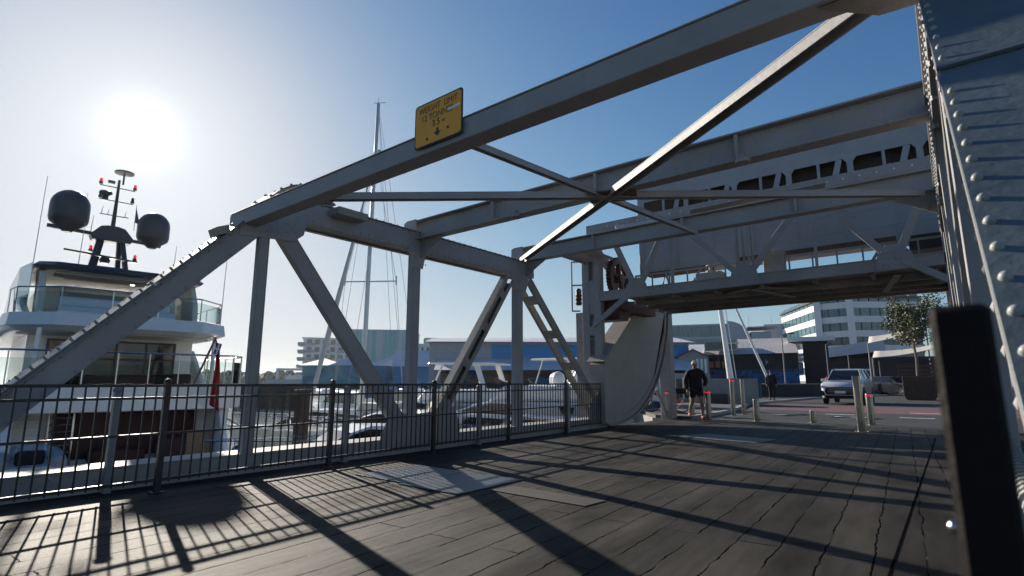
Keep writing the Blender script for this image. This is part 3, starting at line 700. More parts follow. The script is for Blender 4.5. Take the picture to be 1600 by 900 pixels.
text('12 TONNES', .085, -.01, .055, SG, SFD, sx=.9)
text('3.5', .085, -.02, -.02, SG, SBK); text('m', .05, .075, -.022, SG, SFD)
a = MB(); a.prism([(-.012, -.075), (.012, -.075), (.012, -.11), (.045, -.11), (0, -.15), (-.045, -.11), (-.012, -.11)], 'y', -.0055, -.003); a.build('arrow', SBK, SG)
a = MB(); a.lathe((-.13, -.003, -.145), [(.012, 0), (.012, .004)], 12, (0, -1, 0)); a.lathe((.13, -.003, -.11), [(.012, 0), (.012, .004)], 12, (0, -1, 0)); a.build('bolt_heads', SBK, SG)
a = MB(); a.box((.2, -.005, .055), (.15, .002, .022), ry=-.05); a.build('sticker', WHITE, SG)
a = MB(); a.box((-.15, .022, -.1), (.04, .03, .12)); a.box((.15, .022, -.1), (.04, .03, .12)); a.build('bracket', STEEL, SG)

# ================================================================== LEFT RAILING
RLG = thing('bridge_railing', 'black iron railing with square balusters along the marina side of the deck', 'railing')
def fx(y): return -6.40 - (y-2.2)*.047
fposts = [-1.75, .22, 2.22, 4.24, 6.18, 8.2, 10.35, 12.45]
for i, y in enumerate(fposts):
    x = fx(y); p = MB(); p.bx(x-.028, x+.028, y-.028, y+.028, 0, 1.10); p.lathe((x, y, 1.10), [(.034, 0), (.038, .012), (.03, .03), (.012, .042)], 10); p.bx(x-.06, x+.06, y-.06, y+.06, 0.001, .014)
    p.build('post', IRON, RLG, bevel=.002)
for a, b in zip(fposts[:-1], fposts[1:]):
    mb = MB(); n = 20
    for z, h_ in ((1.07, .03), (.945, .025), (.585, .022), (.13, .03)):
        mb.beam((fx(a), a+.03, z), (fx(b), b-.03, z), .028, h_)
    for k in range(1, n):
        t_ = k/n; y = a+(b-a)*t_; mb.bx(fx(y)-.007, fx(y)+.007, y-.007, y+.007, .10, 1.065)
    mb.build('baluster_panel', IRON, RLG)
for y in (-.9, 1.9, 4.68, 7.5, 10.45):
    p = MB(); p.bx(-6.84, -6.76, y-.035, y+.035, -.1, 1.0); p.lathe((-6.8, y, 1.0), [(.036, 0), (.05, .01), (.05, .04), (.03, .055)], 10)
    tag(p.build('guard_post', GPOST, bevel=.004), {-.9: 'grey square post behind the railing nearest the camera, off the left edge', 1.9: 'grey square steel post behind the black railing in front of the superyacht', 4.68: 'grey square steel post behind the railing between the first and second verticals of the truss', 7.5: 'grey square steel post behind the railing in front of the white motor yacht', 10.45: 'grey square steel post behind the railing nearest the tower'}[y], 'post', 'grey guard posts behind the railing')
# right hand near railing post (the camera leans over it)
RR = thing('near_railing', 'black railing post and rail in the right foreground, out of focus', 'railing')
p = MB(); p.bx(-.0085, .0245, .47, .51, -.1, 1.152); p.build('post', mat('near post paint', (.008, .0055, .005), .75, var=.3, bump=.3, bscale=60, spec=.2), RR, bevel=.004)
p = MB(); p.bx(.0, .018, .515, 3.0, 1.0, 1.03); p.bx(.0, .018, .515, 3.0, .15, .18)
for i in range(20): p.bx(.002, .016, .62+i*.115, .634+i*.115, .18, 1.0)
p.build('baluster_panel', IRON, RR)
p = MB(); p.dome((-.010, .50, 1.002), (-1, -.25, .1), .0045, .004, 10, 3); p.tube([(-.0085, .5, 1.002), (-.0115, .5, 1.002)], .0045, 10); p.build('bolt_head', CHROME, RR, smooth=True)

# ================================================================== BOLLARDS
BOL = mat('stainless bollard', (.24, .225, .20), .28, metal=1.0, var=.04)
BTOP = mat('dark bollard cap', (.03, .03, .03), .4)
def bollard(x, y, h, r, lit, label, tilt=0):
    t = thing('bollard', label, 'bollard', (x, y, .002), 0, 'bollards across the road end')
    b = MB().lathe((0, 0, 0), [(r, 0), (r, h-.02), (r*.93, h)], 20).build('shaft', BOL, t, smooth=True)
    MB().lathe((0, 0, -.001), [(r*1.7, 0), (r*1.7, .012), (r*1.05, .016)], 20).build('base_ring', BOL, t, smooth=True)
    if lit: MB().lathe((0, 0, h-.055), [(r*1.02, 0), (r*1.02, .035)], 20).build('red_light', REDL, t, smooth=True); MB().lathe((0, 0, h), [(r, 0), (r*.9, .012)], 20).build('cap', BTOP, t)
    t.rotation_euler = (0, tilt, 0)
bollard(-1.74, 14.85, 1.25, .085, False, 'tall stainless bollard standing in front of the car')
bollard(-1.78, 17.3, .80, .085, True, 'stainless bollard with a red light ring just right of the tall one')
bollard(-3.13, 17.2, .33, .08, False, 'lowest stainless bollard alone in the road centre')
bollard(-4.52, 16.9, .62, .085, False, 'knee high plain stainless bollard in the roadway left of the lowest one')
bollard(-5.90, 19.3, 1.20, .075, True, 'tall red lit bollard left of the roadway, front one of the pair')
bollard(-5.82, 20.2, 1.20, .07, False, 'tall plain bollard right behind the red lit one')
bollard(-5.90, 16.9, .84, .08, True, 'red lit bollard beside the walking person')
bollard(-6.93, 16.3, .82, .075, True, 'red lit bollard nearest the bridge column')
bollard(-6.45, 17.0, .66, .07, False, 'plain bollard partly behind the legs of the walking person')

# ================================================================== PEOPLE
SKIN = mat('skin', (.30, .17, .11), .55, var=.06)
BLK = mat('black cloth', (.010, .010, .012), .9, var=.3)
def skinmesh(name, m, verts, edges, radii, parent, sub=1, root=0):
    me = bpy.data.meshes.new(name); me.from_pydata(verts, edges, []); o = bpy.data.objects.new(name, me); col.objects.link(o)
    md = o.modifiers.new('skin', 'SKIN'); md.use_smooth_shade = True
    for i, v in enumerate(me.skin_vertices[0].data):
        r = radii[i]; v.radius = r if isinstance(r, tuple) else (r, r); v.use_root = (i == root)
    s_ = o.modifiers.new('sub', 'SUBSURF'); s_.levels = sub; s_.render_levels = sub
    me.materials.append(m); o.parent = parent
    return o
def ensure_skin(me):
    if not me.skin_vertices:
        bm = bmesh.new(); bm.from_mesh(me); bm.verts.layers.skin.verify(); bm.to_mesh(me); bm.free()
_orig = skinmesh
def skinmesh(name, m, verts, edges, radii, parent, sub=1, root=0):
    me = bpy.data.meshes.new(name); me.from_pydata([tuple(v) for v in verts], edges, []); ensure_skin(me)
    bm = bmesh.new(); bm.from_mesh(me); lay = bm.verts.layers.skin.verify(); bm.verts.ensure_lookup_table()
    for i, v in enumerate(bm.verts):
        r = radii[i]; v[lay].radius = r if isinstance(r, tuple) else (r, r); v[lay].use_root = (i == root)
    bm.to_mesh(me); bm.free()
    o = bpy.data.objects.new(name, me); col.objects.link(o)
    md = o.modifiers.new('skin', 'SKIN'); md.use_smooth_shade = True
    s_ = o.modifiers.new('sub', 'SUBSURF'); s_.levels = sub; s_.render_levels = sub
    me.materials.append(m); o.parent = parent
    return o
def person(loc, rz, label, legL, legR, armL, armR, jacket, legsm, H=1.76, hood=True, long_trousers=False, cap=None, shoe=None):
    """local frame: facing -Y, x to the figure's left. leg: (knee, ankle); arm: (elbow, wrist)"""
    t = thing('person', label, 'person', loc, rz)
    s = H/1.76
    V = [(0, 0, .95), (0, 0, 1.12), (0, 0, 1.34), (0, .01, 1.47), (0, -.01, 1.56), (0, -.015, 1.65), (0, -.01, 1.72)]; Rr = [(.15, .11), (.135, .10), (.165, .11), .055, .065, (.078, .095), (.055, .07)]
    E = [(i, i+1) for i in range(6)]
    def chain(start, pts, rad):
        k = start
        for p, r in zip(pts, rad): V.append(p); Rr.append(r); E.append((k, len(V)-1)); k = len(V)-1
        return k
    for sx, (kn, an) in ((1, legL), (-1, legR)):
        toe = (an[0]+sx*.02, an[1]-.15, max(.035, an[2]-.05))
        chain(0, [(sx*.095, 0, .88), (kn[0], kn[1], kn[2]), ((kn[0]+an[0])/2, (kn[1]+an[1])/2+.02, (kn[2]+an[2])/2+.08), an, toe], [.095, .062, .062, .04, .035])
    for sx, (el, wr) in ((1, armL), (-1, armR)):
        k = chain(2, [(sx*.19, 0, 1.41), el, wr], [.065, .045, .028])
        d = (Vector(wr)-Vector(el)).normalized(); pc = Vector(wr)+d*.06
        pk = chain(k, [tuple(pc)], [(.042, .02)])
        for j in range(4):
            b_ = pc+Vector((0, (-.03+j*.02), 0)); f1 = b_+d*(.055+.006*(j in (1, 2))); f2 = f1+(d+Vector((-sx*.35, 0, 0)))*.035
            chain(pk, [tuple(f1), tuple(f2)], [.009, .007])
        th = pc - d*.02 + Vector((0, -.05, 0)); chain(pk, [tuple(th), tuple(th+d*.03)], [.011, .009])
    V2 = [tuple(c*s for c in v) for v in V]
    skinmesh('body', SKIN, V2, E, Rr, t, 1)
    # nose and ears
    f = MB(); f.prism([(-.10*s, 1.64*s), (-.125*s, 1.625*s), (-.10*s, 1.615*s)], 'x', -.012, .012); 
    for sx in (-1, 1): f.lathe((sx*.078*s, 0, 1.64*s), [(.02, 0), (.022, .008)], 8, (sx, 0, 0))
    f.build('face_features', SKIN, t)
    f = MB()
    for sx in (-1, 1): f.dome((sx*.03*s, -.10*s, 1.66*s), (0, -1, 0), .008, .004, 8, 2)
    f.box((0, -.105*s, 1.595*s), (.04, .006, .006)); f.build('eyes_and_mouth', BLK, t)
    # jacket
    V, Rr, E = [], [], []
    V += [(0, 0, .80), (0, 0, 1.0), (0, 0, 1.2), (0, 0, 1.36), (0, .01, 1.48)]; Rr += [(.21, .15), (.215, .16), (.20, .15), (.19, .135), (.09, .09)]; E += [(0, 1), (1, 2), (2, 3), (3, 4)]
    for sx, (el, wr) in ((1, armL), (-1, armR)):
        k = chain(3, [(sx*.21, 0, 1.40), el, wr], [.09, .075, .055])
    if hood: chain(4, [(0, .06, 1.53)], [(.10, .06)])
    V2 = [tuple(c*s for c in v) for v in V]; skinmesh('jacket', jacket, V2, E, Rr, t, 1)
    V, Rr, E = [(0, 0, .92)], [(.17, .13)], []
    for sx, (kn, an) in ((1, legL), (-1, legR)):
        if long_trousers: chain(0, [(sx*.1, 0, .85), kn, (an[0], an[1], an[2]+.03)], [.115, .08, .06])
        else: chain(0, [(sx*.1, 0, .85), (sx*.1*.3+kn[0]*.7, kn[1]*.7, .85*.3+kn[2]*.7+.02)], [.12, .105])
    V2 = [tuple(c*s for c in v) for v in V]; skinmesh('trousers' if long_trousers else 'shorts', legsm, V2, E, Rr, t, 1)
    for sx, (kn, an) in ((1, legL), (-1, legR)):
        q = MB(); q.box((an[0]*s, (an[1]-.06)*s, (an[2]-.035)*s), (.09, .27, .09)); so_ = q.build('shoe', shoe or BLK, t, bevel=.025)
    h_ = MB(); h_.dome((0, .0, 1.66*s), (0, .15, 1), .098*s, .115*s, 14, 5)
    if cap: h_.box((0, -.11*s, 1.685*s), (.14, .12, .012))
    h_.build('cap' if cap else 'hair', cap or BLK, t, smooth=True)
    return t
REDSH = mat('red socks and shoes', (.25, .03, .03), .7)
person((-6.2, 16.75, .002), R(30), 'person in dark hooded jacket, shorts and pale cap walking beside the bollards', ((.12, -.22, .52), (.14, -.12, .09)), ((-.11, .06, .50), (-.16, .38, .14)),
       ((.33, .04, 1.14), (.22, -.12, .98)), ((-.30, .03, 1.13), (-.27, -.02, .88)), BLK, BLK, 1.76, True, False, mat('pale cap cloth', (.45, .44, .42), .8), REDSH)
person((-8.29, 34.5, .09), R(10), 'distant person in dark clothes standing on the quay under the leaning pole', ((.09, -.05, .5), (.10, 0, .08)), ((-.09, .05, .5), (-.12, .1, .08)),
       ((.27, .02, 1.15), (.26, -.03, .9)), ((-.27, .02, 1.15), (-.26, -.08, .92)), BLK, mat('dark trousers', (.015, .015, .02), .9), 1.72, False, True)
# bicycle by the column
BK = thing('bicycle', 'red and black step frame bicycle parked beyond the bridge column', 'bicycle', (-7.85, 18.3, .09), R(12))
def wheel(cx, cz, r, parent):
    pts = [(cx+r*math.cos(2*math.pi*k/28), 0, cz+r*math.sin(2*math.pi*k/28)) for k in range(29)]
    w_ = MB().tube(pts, .022, 8, caps=False).build('wheel', IRON, parent, smooth=True)
    sp = MB()
    for k in range(14): sp.tube([(cx, 0, cz), (cx+r*math.cos(2*math.pi*k/14), 0, cz+r*math.sin(2*math.pi*k/14))], .003, 4)
    sp.lathe((cx, -.04, cz), [(.025, 0), (.025, .08)], 10, (0, 1, 0)); sp.build('spokes', CHROME, w_)
wheel(-.52, .34, .32, BK); wheel(.52, .34, .32, BK)
fr = MB()
for a, b in (((-.52, .34), (-.38, .85)), ((-.4, .72), (.02, .32)), ((-.41, .62), (.12, .42)), ((.02, .32), (.16, .8)), ((.02, .32), (.52, .34)), ((.14, .7), (.52, .34))): fr.tube([(a[0], 0, a[1]), (b[0], 0, b[1])], .022, 8)
fr.build('frame', REDP, BK, smooth=True)
s_ = MB(); s_.prism([(.04, .86), (.34, .9), (.33, .84), (.1, .82)], 'y', -.08, .08); s_.build('saddle', BLK, BK)
s_ = MB(); s_.tube([(-.3, -.28, .98), (-.37, -.12, .98), (-.38, 0, .95), (-.37, .12, .98), (-.3, .28, .98)], .014, 8); s_.tube([(-.38, 0, .85), (-.38, 0, .95)], .014, 8); s_.build('handlebar', CHROME, BK)
s_ = MB(); s_.lathe((.02, -.05, .32), [(.09, 0), (.09, .02)], 16, (0, 1, 0)); s_.box((.02, -.1, .2), (.1, .06, .02)); s_.box((.02, .1, .44), (.1, .06, .02)); s_.build('crank', CHROME, BK)
s_ = MB(); s_.box((.5, 0, .74), (.4, .26, .16)); s_.box((-.55, 0, .8), (.3, .34, .22)); s_.build('cargo_bag', BLK, BK, bevel=.03)
for px_, z_ in ((-.2, 0),): pass
# ================================================================== SUPERYACHT (stern towards the bridge)
YT = thing('superyacht', 'large white motor yacht moored stern-on with dark radar domes and red ensign', 'yacht', (-16.6, 4.9, WATER_Z), R(84))
def Z(z): return z + 2.0          # heights above the bridge deck -> above the water
WSHADE = mat('shaded white paint', (.62, .65, .70), .25, var=.04, coat=.2)  # yacht white with its cool shade put into the colour
def outline(hw, y0, y1, ch=.6, taper=1.0, n=0):
    "deck plan with chamfered stern corners, tapering towards the bow"
    return [(-hw+ch, y0), (hw-ch, y0), (hw-.1, y0+ch*.9), (hw, y0+ch*1.6), (hw, y0+(y1-y0)*.55), (hw*.8*taper, y0+(y1-y0)*.8), (0.05, y1), (-.05, y1), (-hw*.8*taper, y0+(y1-y0)*.8), (-hw, y0+(y1-y0)*.55), (-hw, y0+ch*1.6), (-hw+.1, y0+ch*.9)]
hl = MB()
lv = [(-.5, .82), (0.3, .92), (1.2, .98), (2.35, 1.0), (3.0, 1.0)]
pl = outline(2.95, 1.2, 26, .25)
vs = []; n = len(pl)
for z, k in lv: vs += [(x*k, (y-1.2)*(1 if k > .95 else .96)+1.2, z) for x, y in pl]
fs = [tuple(range(n))[::-1], tuple((len(lv)-1)*n+i for i in range(n))]
for i in range(len(lv)-1):
    for k in range(n): fs.append((i*n+k, i*n+(k+1) % n, (i+1)*n+(k+1) % n, (i+1)*n+k))
hl.add(vs, fs); hl.build('hull', WHITE, YT, bevel=.03)
# stern wings enclosing the beach club, swim platform
MB().prism(outline(2.75, -1.6, 1.4, .35), 'z', Z(-1.35), Z(-.95)).build('swim_platform', WHITE, YT, bevel=.03)
for s in (-1, 1):
    mb = MB(); mb.prism([(1.3, Z(-1.3)), (1.3, Z(.40)), (.1, Z(.40)), (-.3, Z(-.2)), (-.7, Z(-.9)), (-.7, Z(-1.3))], 'x', s*2.25-.08 if s > 0 else -2.33, 2.33 if s > 0 else -2.17)
    mb.build('stern_wing', WHITE, YT, bevel=.03)
MB().bx(-1.35, 1.9, 1.12, 1.19, Z(-.85), Z(.32)).build('garage_opening', MAROON, YT)
mb = MB(); mb.bx(.9, 2.1, .2, .9, Z(-.95), Z(-.35)); mb.bx(-.6, .6, .5, 1.0, Z(-.95), Z(-.6)); mb.build('beach_sofa', MAROON, YT, bevel=.05)
mb = MB(); mb.bx(1.45, 2.05, .12, .2, Z(-.9), Z(-.2)); mb.build('locker', TEAK, YT)
mb = MB()
for x in (-1.45, -.95): mb.tube([(x, .95, Z(-.95)), (x, 1.05, Z(.35))], .03, 8)
for k in range(7): mb.tube([(-1.45, .95+.014*k, Z(-.8+k*.17)), (-.95, .95+.014*k, Z(-.8+k*.17))], .02, 6)
mb.build('ladder', CHROME, YT)
mb = MB()
for k in range(7): mb.bx(-2.2, -1.6, .0+k*.17, .3+k*.17, Z(-1.0), Z(-.9+k*.18))
mb.build('stairs', WHITE, YT)
for x in (-2.6, 2.62): MB().lathe((x, -.35, Z(-1.3)), [(.03, 0), (.16, .08), (.17, .5), (.1, .62), (.03, .66)], 12).build('fender', DBLUE, YT, smooth=True)
for sx in (-1, 1):
    mb = MB(); mb.tube([(sx*2.3, -.3, Z(.1)), (sx*2.9, -2.0, Z(-.5)), (sx*3.3, -4.2, Z(-1.2))], .022, 6); mb.build('mooring_rope', SAILC, YT)
# main deck
MB().prism(outline(2.85, .0, 9, .45), 'z', Z(.38), Z(.44)).build('main_deck', TEAK, YT)
mb = MB(); p = outline(2.88, -.05, 9, .45)
for a, b in ((1, 2), (2, 3), (3, 4), (0, 1), (11, 0), (10, 11), (9, 10)): mb.beam((p[a][0], p[a][1], Z(.70)), (p[b][0], p[b][1], Z(.70)), .09, .64)
mb.build('bulwark', WHITE, YT, bevel=.02)
mb = MB()
for a, b in ((1, 2), (2, 3), (0, 1), (11, 0), (10, 11), (3, 4), (9, 10)):
    A = Vector((p[a][0], p[a][1], Z(1.86))); B = Vector((p[b][0], p[b][1], Z(1.86))); mb.tube([A, B], .025, 8)
    for k in range(int((B-A).length/.75)+1):
        q = A.lerp(B, k/(int((B-A).length/.75)+1)); mb.tube([(q.x, q.y, Z(1.0)), (q.x, q.y, Z(1.86))], .018, 6)
mb.build('handrail', CHROME, YT, smooth=True)
mb = MB()
for a, b in ((0, 1), (1, 2), (11, 0), (2, 3), (10, 11)): mb.beam((p[a][0], p[a][1]+.02, Z(1.38)), (p[b][0], p[b][1]+.02, Z(1.38)), .01, .6)
mb.build('glass_balustrade', GLASS, YT)
# salon
mb = MB(); mb.bx(-2.0, 2.0, 2.6, 9, Z(.44), Z(2.42)); s_ = mb.build('salon', WHITE, YT)
mb = MB(); mb.bx(-1.55, 1.5, 2.54, 2.59, Z(.5), Z(2.3)); g = mb.build('salon_doors', DGLASS, s_)
mb = MB()
for x in (-1.55, -.75, .0, .75, 1.5): mb.bx(x-.03, x+.03, 2.52, 2.55, Z(.5), Z(2.3))
mb.bx(-1.55, 1.5, 2.515, 2.54, Z(2.25), Z(2.3)); mb.build('frame', DGREY, s_)
mb = MB(); mb.bx(-.9, .7, .9, 1.5, Z(.44), Z(.85)); mb.bx(-.9, .7, .75, .9, Z(.44), Z(1.3)); mb.bx(1.2, 1.7, 1.2, 1.7, Z(.44), Z(1.35)); mb.build('deck_sofa', MAROON, YT, bevel=.05)
for x in (-1.9, 2.1): MB().tube([(x, .75, Z(1.0)), (x, .75, Z(2.45))], .055, 10).build('deck_pillar', WHITE, YT, smooth=True)
mb = MB()
for k in range(9): mb.box((-1.35+k*.05, 1.9+k*.13, Z(.6+k*.2)), (.55, .25, .05))
mb.beam((-1.1, 1.7, Z(.5)), (-.8, 3.0, Z(2.3)), .05, .1); mb.build('deck_stairs', DGREY, YT)
# side fashion plates that sweep forward (port and starboard)
for s in (-1, 1):
    prof = [(2.3, .44), (3.4, 1.35), (4.6, 2.2), (5.6, 2.42), (12, 2.42), (12, .44)]
    m_ = MB(); x0 = s*2.62; m_.prism([(y, Z(z)) for y, z in prof], 'x', min(x0, x0-s*.14), max(x0, x0-s*.14)); m_.build('fashion_plate', WHITE, YT, bevel=.03)
    m_ = MB()
    for k in range(7): m_.bx(s*2.63-.012, s*2.63+.012, 3.5, 4.4, Z(.60+k*.07), Z(.63+k*.07))
    m_.build('louvre', DGREY, YT)
    # upper wing
    prof = [(1.7, 2.9), (3.2, 3.25), (4.2, 3.75), (5.4, 4.35), (9.5, 4.3), (12.5, 3.2), (12.5, 2.9)]
    x0 = s*2.28; m_ = MB(); m_.prism([(y, Z(z)) for y, z in prof], 'x', min(x0, x0-s*.22), max(x0, x0-s*.22)); m_.build('upper_wing', WHITE, YT, bevel=.05)
    prof = [(3.9, 3.0), (4.9, 3.75), (6.0, 4.1), (9.2, 4.0), (11.5, 3.1), (11.5, 3.0)]
    x0 = s*2.30; m_ = MB(); m_.prism([(y, Z(z)) for y, z in prof], 'x', min(x0, x0+s*.01), max(x0, x0+s*.01)); m_.build('side_window', DGLASS, YT)
# upper deck slab with deep curved fascia
ud = outline(2.62, .35, 17, .95)
mb = MB(); top = ud; n = len(ud)
vs = [(x*.90, y+.25, Z(2.40)) for x, y in ud] + [(x*1.0, y, Z(2.52)) for x, y in ud] + [(x*.985, y+.06, Z(2.84)) for x, y in ud]
fs = [tuple(range(n))[::-1], tuple(2*n+i for i in range(n))]
for i in range(2):
    for k in range(n): fs.append((i*n+k, i*n+(k+1) % n, (i+1)*n+(k+1) % n, (i+1)*n+k))
mb.add(vs, fs); mb.build('upper_deck', WSHADE, YT)
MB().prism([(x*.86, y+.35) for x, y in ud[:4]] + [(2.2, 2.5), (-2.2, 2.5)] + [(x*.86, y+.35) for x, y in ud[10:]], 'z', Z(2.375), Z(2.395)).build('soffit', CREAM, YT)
mb = MB()
for a, b in ((1, 2), (2, 3), (0, 1), (11, 0), (10, 11), (3, 4)):
    A = Vector((ud[a][0]*.95, ud[a][1]+.15, Z(3.5))); B = Vector((ud[b][0]*.95, ud[b][1]+.15, Z(3.5)))
    if abs(a-b) == 1 and a == 3: B = A.lerp(B, .3)
    mb.tube([A, B], .022, 8)
    mm = max(1, int((B-A).length/.9))
    for k in range(mm+1):
        q = A.lerp(B, k/mm); mb.tube([(q.x, q.y, Z(2.84)), (q.x, q.y, Z(3.5))], .016, 6)
mb.build('handrail', CHROME, YT, smooth=True)
mb = MB()
for a, b in ((0, 1), (1, 2), (11, 0)): mb.beam((ud[a][0]*.95, ud[a][1]+.17, Z(3.14)), (ud[b][0]*.95, ud[b][1]+.17, Z(3.14)), .01, .5)
mb.build('glass_balustrade', GLASS, YT)
# flybridge lounge and hardtop
mb = MB(); mb.bx(-1.8, 1.8, 4.3, 9, Z(2.84), Z(4.0)); skl = mb.build('sky_lounge', WHITE, YT, bevel=.05); MB().bx(-1.3, 1.3, 4.26, 4.30, Z(3.0), Z(3.85)).build('window', DGLASS, skl)
mb = MB(); mb.bx(-1.5, 1.3, 1.9, 2.5, Z(2.84), Z(3.2)); mb.bx(-1.5, 1.3, 2.45, 2.6, Z(2.84), Z(3.5)); mb.build('lounge_sofa', WSHADE, YT, bevel=.06)
mb = MB(); mb.prism([(1.9, Z(2.84)), (2.0, Z(3.5)), (2.5, Z(4.15)), (3.3, Z(4.35)), (4.0, Z(4.35)), (3.4, Z(3.8)), (3.2, Z(2.84))], 'x', 1.75, 1.9); mb.build('hardtop_support', CREAM, YT, bevel=.02)
mb = MB(); mb.prism([(1.9, Z(2.84)), (2.0, Z(3.5)), (2.5, Z(4.15)), (3.3, Z(4.35)), (4.0, Z(4.35)), (3.4, Z(3.8)), (3.2, Z(2.84))], 'x', -1.95, -1.8); mb.build('hardtop_support', CREAM, YT, bevel=.02)
ht = [(-1.65, 2.1), (1.65, 2.1), (2.05, 2.5), (2.15, 4), (2.15, 7.5), (1.5, 9.5), (-1.5, 9.5), (-2.15, 7.5), (-2.15, 4), (-2.05, 2.5)]
n = len(ht); mb = MB(); zf = lambda y: .045*(y-2.1)
vs = [(x, y, Z(4.20+zf(y))) for x, y in ht] + [(x*1.03, y-.06, Z(4.28+zf(y))) for x, y in ht] + [(x*.97, y+.05, Z(4.40+zf(y))) for x, y in ht]
fs = [tuple(range(n))[::-1], tuple(2*n+i for i in range(n))]
for i in range(2):
    for k in range(n): fs.append((i*n+k, i*n+(k+1) % n, (i+1)*n+(k+1) % n, (i+1)*n+k))
mb.add(vs, fs); hto = mb.build('hardtop', DGREY, YT)
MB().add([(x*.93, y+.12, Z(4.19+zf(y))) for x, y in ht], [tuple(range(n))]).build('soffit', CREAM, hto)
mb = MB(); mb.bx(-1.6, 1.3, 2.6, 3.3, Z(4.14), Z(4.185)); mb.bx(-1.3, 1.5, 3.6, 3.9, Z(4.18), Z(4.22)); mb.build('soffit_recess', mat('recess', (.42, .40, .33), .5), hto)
mb = MB(); mb.prism([(-2.1, 2.6), (-2.3, 4.0), (-2.3, 9), (-2.1, 9)], 'z', Z(3.4), Z(4.5)); mb.build('hardtop_cheek', WHITE, YT, bevel=.1)
# mast
MZ = Z(4.50)
mb = MB()
for x, y in ((-.42, 5.7), (.42, 5.7), (-.3, 6.5), (.3, 6.5)): mb.beam((x*1.35, y, MZ), (x*.75, 5.95, MZ+1.65), .16, .22, up=(0, 1, 0), w2=.12, h2=.16)
mb.bx(-.75, .75, 5.5, 6.7, MZ-.12, MZ+.12)
mb.prism([(-.55, MZ+1.45), (-.62, MZ+1.62), (-.35, MZ+1.95), (-.15, MZ+2.0), (.15, MZ+2.0), (.35, MZ+1.95), (.62, MZ+1.62), (.55, MZ+1.45)], 'y', 5.75, 6.15)
mb.beam((-1.75, 5.95, MZ+1.72), (1.5, 5.95, MZ+1.36+.2), .12, .12)
mb.beam((0, 5.95, MZ+1.9), (.02, 5.95, MZ+3.75), .13, .13, w2=.07, h2=.07)
ms = mb.build('radar_mast', DGREY, YT, bevel=.01)
def radome(x, z, r, lab=None):
    m_ = MB(); r *= .93; prof = [(.12, -1.3*r), (.5*r, -1.05*r), (.93*r, -.72*r), (1.0*r, -.5*r), (1.0*r, .34*r)]
    prof += [(r*math.cos(R(a)), .34*r+1.0*r*math.sin(R(a))) for a in (15, 30, 45, 60, 75, 88)]
    m_.lathe((x, 5.95, z), prof, 32); o = m_.build('radome', DOME, YT, smooth=True)
    m_ = MB(); m_.lathe((x, 5.95, z-.98*r-.12), [(.09, 0), (.14, .05), (.2, .14), (.3, .2)], 14); m_.build('mount', DGREY, o)
radome(-1.22, Z(6.80), .59); radome(1.22, Z(6.60), .55)
mb = MB()
for z, hw in ((MZ+3.45, .52), (MZ+2.95, .5), (MZ+2.42, .42)): mb.bx(-hw, hw, 5.93, 5.97, z-.015, z+.015)
mb.beam((-1.3, 5.2, MZ+.85), (.7, 5.2, MZ+.72), .09, .06); mb.lathe((-.2, 5.2, MZ+.55), [(.12, 0), (.16, .1), (.1, .22)], 12); mb.bx(-.35, .5, 5.5, 5.6, MZ+.45, MZ+.5)
mb.lathe((-.32, 5.95, MZ+2.97), [(.09, 0), (.09, .12), (.2, .2), (.18, .27), (.05, .32)], 14)
mb.lathe((.14, 5.95, MZ+3.6), [(.03, 0), (.03, .38), (.3, .42), (.3, .47), (.06, .53)], 16); mb.box((-.2, 5.95, MZ+3.62), (.2, .1, .1))
mb.prism([(.62, MZ+2.3), (.62, MZ+2.85), (.78, MZ+2.25)], 'y', 5.94, 5.95); mb.tube([(.62, 5.95, MZ+2.0), (.62, 5.95, MZ+2.95)], .01, 5)
mb.build('crosstrees', DGREY, ms)
for x, z, lit in ((-.5, MZ+3.47, 1), (.5, MZ+3.47, 1), (-.47, MZ+2.97, 0), (.47, MZ+2.97, 0), (-.62, MZ+.88, 1), (.62, MZ+.75, 1)):
    q = MB(); q.lathe((x, 5.9 if z > MZ+2 else 5.15, z), [(.06, 0), (.06, .07), (.045, .09)], 10); f = q.build('lamp_base', DGREY, ms)
    q = MB(); q.lathe((x, 5.9 if z > MZ+2 else 5.15, z+.09), [(.045, 0), (.045, .1), (.02, .12)], 10); q.build('lamp', REDL if lit else DGREY, ms)
mb = MB()
for x, y, z0, h_ in ((-1.0, 4, Z(4.45), 1.6), (1.55, 4, Z(4.45), 1.3), (-.85, 5.9, MZ+1.75, 1.3), (-.6, 5.9, MZ+1.7, .6), (.85, 5.9, MZ+1.6, .7), (-2.1, 3.0, Z(2.9), 4.1), (2.35, 1.2, Z(2.9), 2.9), (-.2, 5.9, MZ+2.42, .2), (.3, 5.9, MZ+2.42, .22), (-.38, 5.9, MZ+2.42, .28)):
    mb.tube([(x, y, z0), (x+.03, y, z0+h_)], .014, 5, r2=.007)
mb.build('antennas', mat('antenna grey', (.45, .47, .5), .5), YT)
for x in (.35, .75): MB().lathe((x, 3.4, Z(4.125)), [(.06, 0), (.06, .03)], 14).build('downlight', mat('lit downlight', (.9, .85, .7), .4, emit=(1, .92, .75, 3)), YT)
